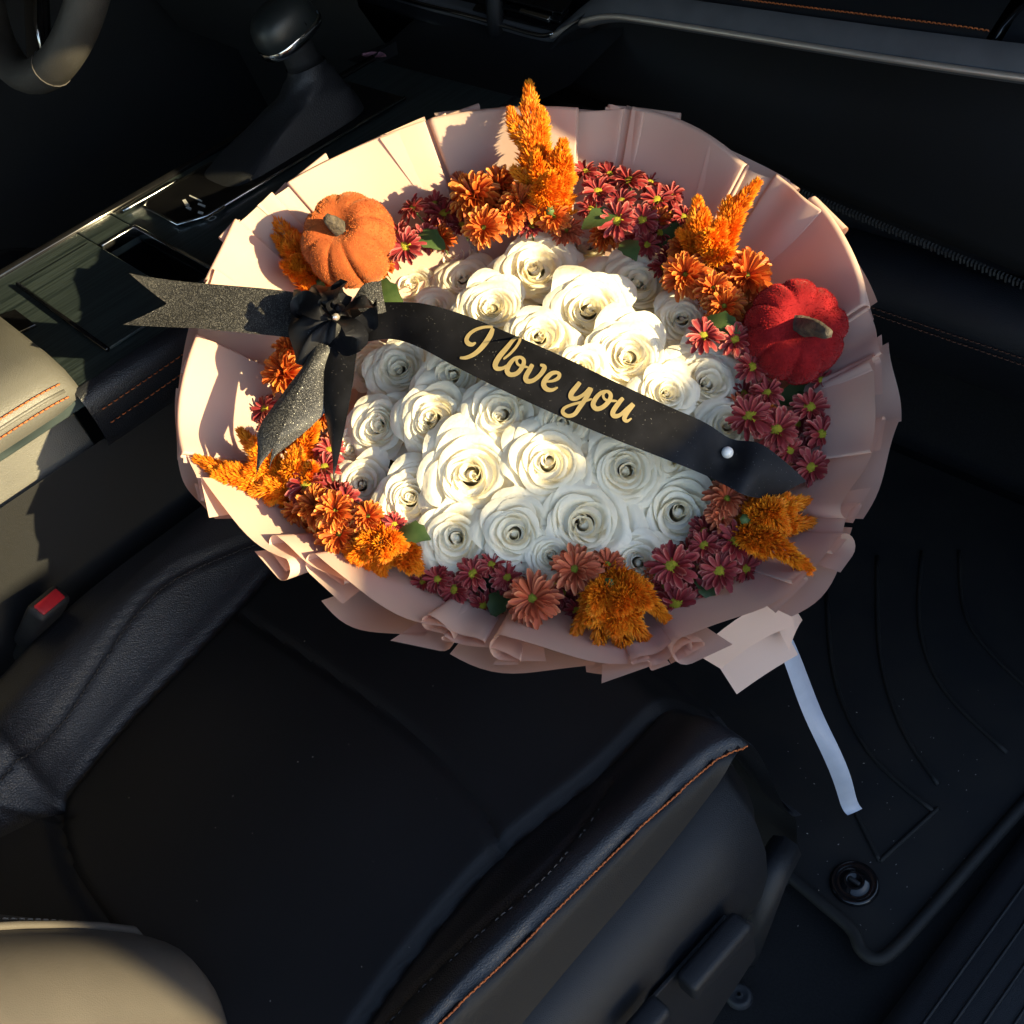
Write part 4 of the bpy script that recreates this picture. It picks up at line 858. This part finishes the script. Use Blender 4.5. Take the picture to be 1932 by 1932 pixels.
def celosia(label, base, hb, tips, seed, wid=.013, side=6, n=420):
    """tips: list of (px, py, height, radius m, florets)"""
    rg = random.Random(seed); b = bp(*base, hb-.02)
    root = thing('celosia', b, label, 'celosia', 'orange celosia plumes')
    tube('stem', [b-BN*.06, b, bp(*base, hb)+BN*.01], .004, M_green, root, 6)
    for (px, py, h, rd, nn) in tips:
        tp = bp(px, py, h); st = b + (BU*rg.uniform(-1, 1)+BV*rg.uniform(-1, 1))*.008
        ax_ = [st, st*.5+tp*.5+BN*.012*rg.uniform(.4, 1.4)+(BU*rg.uniform(-1, 1)+BV*rg.uniform(-1, 1))*.004, tp]
        V, F, at = florets(ax_, rd, nn, rg)
        for _ in range(side):          # short side spikes growing out of the plume
            t = rg.uniform(.02, .50); c = cr(ax_, 20)[int(t*19)]; tg = nrm(tp-st); a = rg.uniform(0, 6.28)
            e1 = nrm(np.cross(tg, BN)); o = nrm(e1*math.cos(a)+BN*abs(math.sin(a))*.8+tg*1.1); ll = max(.022, np.linalg.norm(tp-st)*.36)*(1-t*.6)*rg.uniform(.7, 1.2)
            v, f, a2 = florets([c, c+o*ll*.55, c+nrm(o+tg*.5)*ll], rd*.50, int(nn*.30), rg, .0080)
            k = len(V); V += v; F += [tuple(i+k for i in q) for q in f]; at += a2
        tag(mesh('plume', V, F, M_cel, root, smooth=False, attr=at), kind='stuff')
celosia('tall orange celosia plume pointing up past the top rim of the wrap', (1040, 410), .045, [(998, 160, .085, .024, 1100), (1062, 270, .085, .018, 420), (970, 320, .07, .013, 300), (1080, 335, .06, .012, 300), (1040, 330, .10, .018, 420), (1010, 290, .095, .014, 300)], 1, side=12)
celosia('forked orange celosia plume above the red pumpkin', (1330, 520), .05, [(1428, 345, .085, .016, 600), (1316, 378, .07, .013, 360), (1360, 420, .09, .015, 400), (1285, 440, .07, .012, 260), (1375, 480, .08, .012, 260), (1335, 440, .10, .014, 300)], 2, side=9)
celosia('orange celosia plume peeking out behind the orange pumpkin', (610, 545), .02, [(504, 393, .045, .013, 420), (548, 440, .04, .013, 320), (560, 500, .035, .013, 300), (575, 535, .03, .010, 220)], 3, side=8)
celosia('bright orange celosia plume spreading under the bow tails', (560, 930), .035, [(374, 866, .05, .015, 520), (455, 815, .055, .013, 380), (440, 905, .04, .014, 380), (595, 805, .06, .015, 420), (560, 850, .065, .015, 380), (480, 930, .04, .013, 300), (590, 880, .06, .013, 300), (510, 945, .035, .012, 240)], 4, side=9)
celosia('low orange celosia plume at the lower left of the roses', (725, 1030), .05, [(655, 1085, .03, .013, 320), (790, 1075, .035, .013, 320), (720, 1095, .03, .013, 320), (760, 1030, .055, .013, 300), (685, 1030, .05, .012, 280), (725, 1050, .06, .015, 320), (690, 1100, .025, .010, 220)], 5, side=8)
celosia('wide orange celosia plume hanging over the bottom edge', (1150, 1110), .05, [(1188, 1245, .03, .016, 520), (1085, 1195, .03, .014, 380), (1130, 1235, .028, .013, 320), (1255, 1165, .04, .014, 380), (1220, 1210, .035, .013, 320), (1170, 1150, .07, .018, 420), (1120, 1150, .06, .015, 340), (1220, 1140, .06, .014, 300)], 6, side=9)
celosia('orange celosia plume just below the dangling end of the ribbon', (1405, 990), .045, [(1526, 1074, .055, .014, 460), (1520, 945, .035, .013, 360), (1528, 985, .035, .011, 260), (1470, 950, .05, .014, 360), (1440, 1045, .035, .013, 300), (1480, 1000, .055, .015, 360), (1430, 960, .05, .013, 260)], 7, side=9)

# ================================================================== velvet pumpkins
def pumpkin(label, px, py, rp_, h, polepx, seed, mb, mf, stem_tip):
    rg = random.Random(seed); c = bp(px, py, h); rad = rp_*depth(c)/FPX
    # pole direction: the point of the sphere seen at polepx
    d = ray(*polepx); oc = CAM-c; bq = np.dot(d, oc); disc_ = max(0, bq*bq-(np.dot(oc, oc)-(rad*.9)**2)); n = nrm(CAM+d*(-bq-math.sqrt(disc_))-c)
    root = place('pumpkin', frame_mat(c, n, rg.uniform(0, 6), 1), label, 'pumpkin', 'velvet pumpkins in the bouquet')
    K = 9; edges = np.sort((np.arange(K)+np.array([rg.uniform(-.22, .22) for _ in range(K)]))*2*math.pi/K); am = [rg.uniform(.8, 1.2) for _ in range(K)]
    V = []; nu, nv = 100, 40
    def surf(th, ph):
        tt = th % (2*math.pi); i = int(np.searchsorted(edges, tt)) % K; a, b = edges[i-1], edges[i]
        if b < a: b += 2*math.pi; tt = tt+2*math.pi if tt < a else tt
        f = (tt-a)/(b-a); rib = (1-abs(2*f-1)**4)*am[i]
        sp = math.sin(ph); rr = rad*(sp**.85)*(.885+.105*rib); z = rad*.86*math.cos(ph)*(1-.0*rib)
        dip = .30*rad*math.exp(-(sp/.33)**2); z = z-dip if math.cos(ph) > 0 else z+dip*.8
        z += rad*.05*rib*sp*(1 if math.cos(ph) > 0 else 0)
        return A3(rr*math.cos(th), rr*math.sin(th), z)
    for j in range(nv):
        ph = .02+(math.pi-.04)*j/(nv-1)
        for i in range(nu): V.append(surf(2*math.pi*i/nu, ph))
    mesh('body', V, grid_faces(nv, nu, True), mb, root, local=True)
    g = np.random.default_rng(seed); VG = np.array(V).reshape(nv, nu, 3); n_ = 14000
    fi = g.uniform(0, nu, n_); fj = np.clip((np.arccos(g.uniform(-.9, .999, n_))-.02)/(math.pi-.04)*(nv-1), 0, nv-1.01); i0 = fi.astype(int) % nu; j0 = fj.astype(int); di = (fi % 1)[:, None]; dj = (fj % 1)[:, None]
    pa = VG[j0, i0]; pb = VG[j0, (i0+1) % nu]; pc_ = VG[j0+1, i0]; p = pa*(1-dj)*(1-di)+pb*(1-dj)*di+pc_*dj*(1-di)+VG[j0+1, (i0+1) % nu]*dj*di
    sN = vn(np.cross(pb-pa, pc_-pa)); sN *= np.sign((sN*p).sum(1, keepdims=True)); nn = vn(sN+g.normal(0, .45, (n_, 3))); sd_ = vn(pb-pa+1e-7)*.00028
    FV = np.stack([p-sd_, p+sd_, p+nn*g.uniform(.0007, .0018, (n_, 1))], 1).reshape(-1, 3); FF = [(3*k, 3*k+1, 3*k+2) for k in range(n_)]
    tag(mesh('velvet_pile', FV, FF, mf, root, smooth=False, local=True), kind='stuff')
    # stem towards stem_tip
    Mi = root.matrix_world.inverted(); tipw = Mi @ Vector(bp(*stem_tip[:2], stem_tip[2])); z0 = rad*.50
    P = cr([(0, 0, z0), tuple((Vector((0, 0, z0))*.55+tipw*.45)+Vector((0, 0, .006))), tuple(tipw)], 10); V = []
    for i, p in enumerate(P):
        t = i/9; rr = (.0050*(1-t)**.7+.0030)*(1+.5*(i == 0)); tg = nrm(P[min(9, i+1)]-P[max(0, i-1)]); a = nrm(np.cross(tg, A3(.2, 1, .1))); b = np.cross(tg, a)
        for k in range(15): q = 2*math.pi*k/15; V.append(p+(a*math.cos(q)+b*math.sin(q))*rr*(1+.16*math.cos(5*q+t*2)))
    mesh('stem', V, grid_faces(10, 15, True)+[tuple(range(9*15, 150))], M_stem, root, local=True)
pumpkin('orange velvet pumpkin with short grey stem at the upper left', 660, 455, 90, .055, (628, 418), 11, M_pumpo, M_fuzzo, (616, 411, .103))
pumpkin('red velvet pumpkin with dark curved stem at the right', 1497, 627, 97, .05, (1522, 606), 12, M_pumpr, M_fuzzr, (1564, 631, .102))

# ================================================================== leaves between the flowers
def leaf(px, py, h, ang, ln, k):
    p = bp(px, py, h); d = BU*math.cos(ang)+BV*math.sin(ang); s = np.cross(BN, d); V = []
    for i in range(8):
        t = i/7; wd = ln*.28*math.sin(math.pi*min(1, t*.93+.05))*(1+.25*(i % 2))
        for q in (-1, 0, 1): V.append(p+d*ln*t+s*q*wd+BN*(.006*math.sin(t*2.5)+.25*abs(q)*wd))
    root = thing('leaf', p, LEAFL[k], 'leaf', 'green leaves between the flowers'); mesh('blade', V, grid_faces(8, 3), M_leaf, root)
LV = [(1098, 432, .05, .3, .035, 'left of the top daisies'), (685, 548, .05, -.5, .045, 'between the orange pumpkin and the bow'), (752, 1002, .05, -.4, .03, 'above the low plume'), (655, 985, .04, .2, .03, 'among the left chrysanthemums'),
      (1175, 455, .045, -1.2, .03, 'under the top daisies'), (1325, 605, .06, -.6, .035, 'above the red daisy by the pumpkin'), (1330, 1075, .02, -1.5, .03, 'among the lower right daisies'), (840, 470, .04, 2.6, .035, 'beside the pink shaded roses'),
      (1235, 468, .02, .4, .04, 'behind the daisy buds'), (960, 1110, .015, -2.0, .03, 'beside the large rust flower'), (1470, 760, .01, .2, .05, 'below the red pumpkin'), (1500, 720, .01, -.8, .045, 'tucked beneath the red pumpkin'), (1440, 860, .01, -.5, .045, 'right of the pearl pin')]
LEAFL = [f'small green leaf {q[5]}' for q in LV]
for k, q in enumerate(LV): leaf(*q[:5], k)

# ================================================================== black ribbon sash with gold lettering
def strip(top, bot, n, m, cross=7, sag=.0):
    """top / bot: lists of (px, py, h)"""
    T = cr([bp(a, b, h) for a, b, h in top], n); B = cr([bp(a, b, h) for a, b, h in bot], n); V = []
    for i in range(n):
        for s in np.linspace(0, 1, cross): V.append(T[i]*(1-s)+B[i]*s+BN*sag*math.sin(math.pi*s))
    return V, grid_faces(n, cross)
sash = thing('satin_sash', bp(1000, 690, .1), 'black satin sash across the white roses with gold lettering', 'ribbon')
top = [(640, 585, .075), (690, 572, .095), (750, 570, .118), (800, 573, .125), (870, 592, .126), (960, 628, .126), (1060, 672, .126), (1160, 720, .126), (1260, 766, .120), (1330, 797, .110), (1380, 828, .098), (1432, 836, .088), (1478, 868, .078), (1522, 908, .062)]
bot = [(640, 655, .07), (690, 645, .09), (740, 640, .108), (790, 655, .118), (860, 692, .126), (950, 737, .126), (1060, 787, .126), (1160, 829, .124), (1260, 868, .118), (1310, 888, .110), (1355, 908, .098), (1395, 930, .088), (1425, 939, .078), (1462, 941, .064)]
def hug(P):
    out = []
    for k, (a, b, h) in enumerate(P):
        q = dome(a, b, .016)[2]
        out.append((a, b, max(q, h-.022) if 1 < k < 11 else h-.012))
    return out
top, bot = hug(top), hug(bot)
SV, SF = strip(top, bot, 70, M_ribbon, 9, .002)
SV = np.array(SV); gi = np.arange(70)
for i in range(70):
    k = math.exp(-((i-52)/4.)**2)*.006
    for j in range(9): SV[i*9+j] -= BN*k*math.sin(math.pi*j/8)
mesh('band', SV, SF, M_ribbon, sash)
tv, tf = strip([(243, 515, .085), (330, 524, .085), (430, 536, .084), (560, 553, .078), (650, 575, .07)], [(225, 605, .085), (330, 616, .085), (430, 628, .082), (560, 640, .075), (650, 650, .068)], 40, M_ribbon_g, 9)
tv = np.array(tv).reshape(40, 9, 3); tipin = tv.copy()
for i in range(40):                       # swallow-tail notch
    for j in range(9):
        k = 1-abs(j-4)/4; s = i/39; tv[i, j] = tipin[i, j] + (tipin[min(39, 8), j]-tipin[0, j])*k*max(0, 1-s*2.2) - BN*.006*math.sin(s*5+j*.2)*(1-s)
mesh('forked_tail', tv.reshape(-1, 3), tf, M_ribbon_g, sash)
bvh = BVHTree.FromPolygons([tuple(v) for v in SV], SF)
def onto(px, py, lift=.0009):
    r_ = ray(px, py); hit, no, _, _ = bvh.ray_cast(Vector(CAM), Vector(r_))
    if hit is None: return bp(px, py, .125)
    no = np.array(no); no = no if np.dot(no, CAM-np.array(hit)) > 0 else -no
    return np.array(hit)+no*lift
LET = {
 'I': [[(240, 243, 16), (205, 262, 36), (168, 250, 44), (153, 215, 40), (180, 165, 34), (240, 123, 30), (320, 100, 26), (402, 97, 24)], [(400, 110, 34), (378, 172, 50), (335, 242, 50), (280, 308, 46), (220, 357, 40), (150, 386, 34), (92, 388, 22)]],
 'l': [[(500, 400, 20), (560, 352, 24), (620, 285, 26), (655, 222, 26), (642, 197, 26), (600, 212, 32), (535, 290, 44), (460, 380, 50), (424, 450, 50), (440, 488, 44), (495, 485, 32), (550, 452, 24)]],
 'o': [[(655, 380, 26), (605, 395, 34), (556, 450, 44), (535, 510, 46), (565, 545, 44), (630, 532, 42), (682, 468, 42), (692, 410, 36), (655, 382, 28), (625, 410, 24), (645, 455, 24), (735, 478, 22)]],
 'v': [[(775, 448, 38), (748, 498, 46), (712, 565, 48), (725, 606, 46), (785, 598, 40), (850, 545, 40), (885, 490, 44), (880, 465, 36), (845, 455, 22)]],
 'e': [[(905, 612, 18), (965, 605, 26), (1015, 580, 36), (1028, 545, 34), (1000, 527, 32), (950, 538, 42), (898, 590, 48), (880, 640, 48), (908, 682, 44), (960, 690, 34), (1014, 666, 16)]],
 'y': [[(1222, 618, 40), (1188, 662, 46), (1142, 722, 48), (1142, 765, 46), (1190, 770, 38), (1258, 732, 32), (1320, 672, 38)], [(1332, 672, 40), (1285, 758, 44), (1222, 850, 44), (1172, 918, 38), (1108, 935, 36), (1062, 905, 36), (1075, 862, 30), (1150, 828, 26), (1250, 802, 24), (1335, 775, 20)]],
 'o2': [[(1478, 702, 28), (1420, 718, 36), (1366, 775, 44), (1346, 830, 46), (1378, 868, 44), (1440, 850, 42), (1498, 790, 42), (1510, 735, 38), (1475, 704, 28), (1440, 735, 24), (1465, 785, 24), (1570, 795, 22)]],
 'u': [[(1628, 765, 36), (1575, 828, 46), (1532, 898, 46), (1545, 935, 44), (1600, 925, 36), (1670, 862, 32), (1722, 820, 36)], [(1728, 825, 38), (1668, 900, 44), (1640, 958, 42), (1664, 984, 30), (1708, 958, 14)]]}
for nm, strokes in LET.items():
    V, F = [], []
    for si, st in enumerate(strokes):
        C_ = cr(st, 46); o = len(V); m_ = len(C_)
        for i in range(m_):
            t = C_[min(i+1, m_-1), :2]-C_[max(i-1, 0), :2]; t = t/np.linalg.norm(t); s = np.array([-t[1], t[0]])
            wd = C_[i, 2]*.5*(.6 if i in (0, m_-1) else 1)
            for q in (-1, 0, 1):
                x, y = C_[i, :2]+s*wd*q; V.append(onto(850.1+.2*x, 598.9+.2*y, .0009+.00012*si+.0000025*i))
        F += [tuple(k+o for k in f) for f in grid_faces(m_, 3)]
    mesh('letter', V, F, M_gold, sash, smooth=False)
pin = thing('pearl_pin', onto(1371, 855), 'small white pearl pin holding the ribbon end', 'pin')
pc = onto(1371, 855, .002)
V = []
for i in range(12):
    ph = math.pi*i/11
    for k in range(20): q = 2*math.pi*k/20; V.append(pc+A3(math.sin(ph)*math.cos(q), math.sin(ph)*math.sin(q), math.cos(ph))*.0046)
mesh('bead', V, grid_faces(12, 20, True), M_pearl, pin)
tube('needle', [pc, pc-BN*.02], .0005, M_chrome, pin, 6)

# ================================================================== bow
bow = thing('ribbon_bow', bp(632, 600, .09), 'black satin ribbon bow with rhinestone, its tails hanging over the plume', 'bow')
bc_ = bp(632, 598, .108)
# gathered rosette
outl = [(560, 558), (549, 600), (549, 634), (556, 668), (566, 697), (600, 690), (640, 668), (672, 640), (668, 605), (655, 575), (648, 548), (620, 540), (598, 548), (578, 552)]
OP_ = [bp(a, b, .088) for a, b in outl]; OP_ = cr(OP_+[OP_[0]], 72)[:-1]; nr = 10; V = []
for j in range(nr):
    t = .05+.95*j/(nr-1)
    for i, p in enumerate(OP_):
        a = i*2*math.pi/len(OP_); fold = .0065*math.sin(a*7+1.5*t)*t*(1-.35*t)+.003*math.sin(a*15+.5)*t*(1-t)
        V.append(bc_*(1-t)+p*t+BN*(.012*math.sin(math.pi*t*.9)+fold))
mesh('rosette', V, grid_faces(nr, len(OP_), True), M_ribbon, bow)
def loop(pts, wpx, m, nm='loop'):
    """ribbon loop: centreline picks (px, py, h), width across in px along (dx, dy)"""
    P = cr([bp(a, b, h) for a, b, h in pts], 26); V = []
    for i, p in enumerate(P):
        k = wpx*(.35+.65*math.sin(math.pi*min(1, .1+.85*i/25)))
        tg = nrm(P[min(25, i+1)]-P[max(0, i-1)]); s = nrm(np.cross(tg, BN)+BN*.35)
        for q in np.linspace(-1, 1, 5): V.append(p+s*q*k*.95/FPX*.5+BN*.002*q*q)
    return mesh(nm, V, grid_faces(26, 5), m, bow)
loop([(636, 600, .112), (655, 582, .128), (685, 572, .135), (712, 585, .122), (704, 604, .110), (670, 620, .105), (645, 612, .106)], 46, M_ribbon)
loop([(636, 602, .110), (660, 612, .124), (676, 640, .122), (658, 655, .110), (640, 636, .104), (634, 612, .106)], 40, M_ribbon)
loop([(630, 596, .112), (622, 570, .130), (632, 546, .124), (646, 548, .108), (642, 575, .102), (634, 592, .104)], 44, M_ribbon)
loop([(628, 598, .110), (600, 585, .126), (572, 572, .112), (570, 592, .100), (600, 600, .100)], 44, M_ribbon)
V, F = strip([(664, 570, .108), (682, 540, .112), (700, 532, .110), (719, 530, .105)], [(680, 588, .106), (705, 590, .108), (716, 592, .106), (729, 588, .102)], 14, M_ribbon_g, 5, .003)
mesh('loop', V, F, M_ribbon_g, bow)
# tails
V, F = strip([(596, 640, .10), (575, 685, .098), (535, 740, .094), (490, 805, .088), (486, 850, .082), (483, 898, .076)], [(612, 650, .104), (590, 682, .106), (562, 740, .102), (530, 817, .094), (512, 850, .086), (500, 866, .080)], 30, M_ribbon_g, 7, .0015)
mesh('tail', V, F, M_ribbon_g, bow)
V, F = strip([(612, 650, .104), (590, 682, .106), (562, 740, .102), (530, 817, .094), (515, 845, .086), (507, 894, .076)], [(630, 660, .10), (612, 700, .098), (618, 765, .092), (592, 800, .088), (545, 840, .084), (516, 862, .080)], 30, M_ribbon_g, 7, .0015)
mesh('tail', V, F, M_ribbon_g, bow)
V, F = strip([(612, 640, .098), (606, 700, .096), (604, 757, .092), (615, 790, .088), (620, 820, .085), (634, 888, .075)], [(676, 640, .104), (670, 690, .105), (664, 735, .103), (650, 810, .096), (640, 860, .086), (629, 904, .075)], 30, M_ribbon, 7, .004)
mesh('tail', V, F, M_ribbon, bow)
V = []
gc = bp(634, 598, .128)
for i in range(7):
    ph = math.pi*i/6
    for k in range(8): q = 2*math.pi*k/8; V.append(gc+(BU*math.sin(ph)*math.cos(q)+BV*math.sin(ph)*math.sin(q)+BN*math.cos(ph))*.0032)
mesh('rhinestone', V, grid_faces(7, 8, True), M_gem, bow, smooth=False)

# ================================================================== lint and grit on the cushion and the mat
g = np.random.default_rng(5); V, F = [], []
def speck(p, r_):
    k = len(V); d = g.normal(0, 1, 3); d[2] = abs(d[2])*.3; d = nrm(d); e = nrm(np.cross(d, UP)+1e-6)
    V.extend([p-d*r_, p+e*r_*.5, p+d*r_, p-e*r_*.5, p+A3(0, 0, r_*.7)]); F.extend([(k, k+1, k+4), (k+1, k+2, k+4), (k+2, k+3, k+4), (k+3, k, k+4)])
for a, b in [(438, 1500), (405, 1560), (370, 1698), (572, 1205), (700, 1620), (820, 1500)]+[(g.uniform(200, 900), g.uniform(1250, 1900)) for _ in range(14)]:
    p = zp(a, b, 0)
    if abs(p[0]) < .3: speck(A3(p[0], p[1], hz(p[0], p[1])+.0004), g.uniform(.0005, .0010))
for _ in range(70):
    p = zp(g.uniform(1480, 1900), g.uniform(1300, 1780), ZM); speck(p+A3(0, 0, .0006), g.uniform(.0005, .0013))
tag(mesh('lint', V, F, mat('pale_lint', (.30, .27, .24), .9, col2=(.22, .2, .18), cscale=300), smooth=False), 'pale specks of lint and grit scattered on the seat and mat', 'lint', kind='stuff')

# ================================================================== sub-parts: pieces that belong to a part rather than to the whole thing
SUB = {'passenger_seat': {'orange_stitching': 'outer_bolster', 'dark_stitching': 'outer_bolster', 'bolster_stitching': 'inner_bolster', 'backrest_piping': 'backrest', 'backrest_stitching': 'backrest',
                          'recess_panel': 'side_shield', 'height_lever': 'side_shield', 'recline_lever': 'side_shield'},
       'seat_belt_buckle': {'release_button': 'housing'},
       'centre_console': {'chrome_edge': 'cup_well', 'well_wall': 'cup_well', 'lid_bar': 'sliding_lid', 'panel_frame': 'shifter_panel', 'switch_mark': 'shifter_panel', 'switch_bar': 'shifter_panel', 'switch_ring': 'shifter_panel', 'stitching': 'side_leather'},
       'gear_shifter': {'silver_band': 'knob', 'knob_seam': 'knob'}, 'armrest': {'stitching': 'pad', 'seam_piping': 'pad'}, 'steering_wheel': {'rim_seam': 'rim'},
       'dashboard': {'orange_stitching': 'airbag_pad', 'pad_seam': 'airbag_pad', 'pad_stitching': 'lower_pad', 'trim_lip': 'trim_strip', 'vent_chrome': 'trim_strip', 'ribbed_edge': 'glove_box_door', 'vent_slat': 'stack_face', 'vent_tab': 'stack_face', 'vent_post': 'stack_face'},
       'mat_retainer': {'twist_bar': 'ring'}, 'satin_sash': {'letter': 'band'}, 'ribbon_bow': {'rhinestone': 'rosette'}, 'pumpkin': {'velvet_pile': 'body'}}
for o in list(COL.objects):
    if o.parent is None and o.name.split('.')[0] in SUB:
        mp = SUB[o.name.split('.')[0]]; kids = {c.name.split('.')[0]: c for c in reversed(o.children)}
        for c in o.children:
            b = c.name.split('.')[0]
            if b in mp and mp[b] in kids: c.parent = kids[mp[b]]
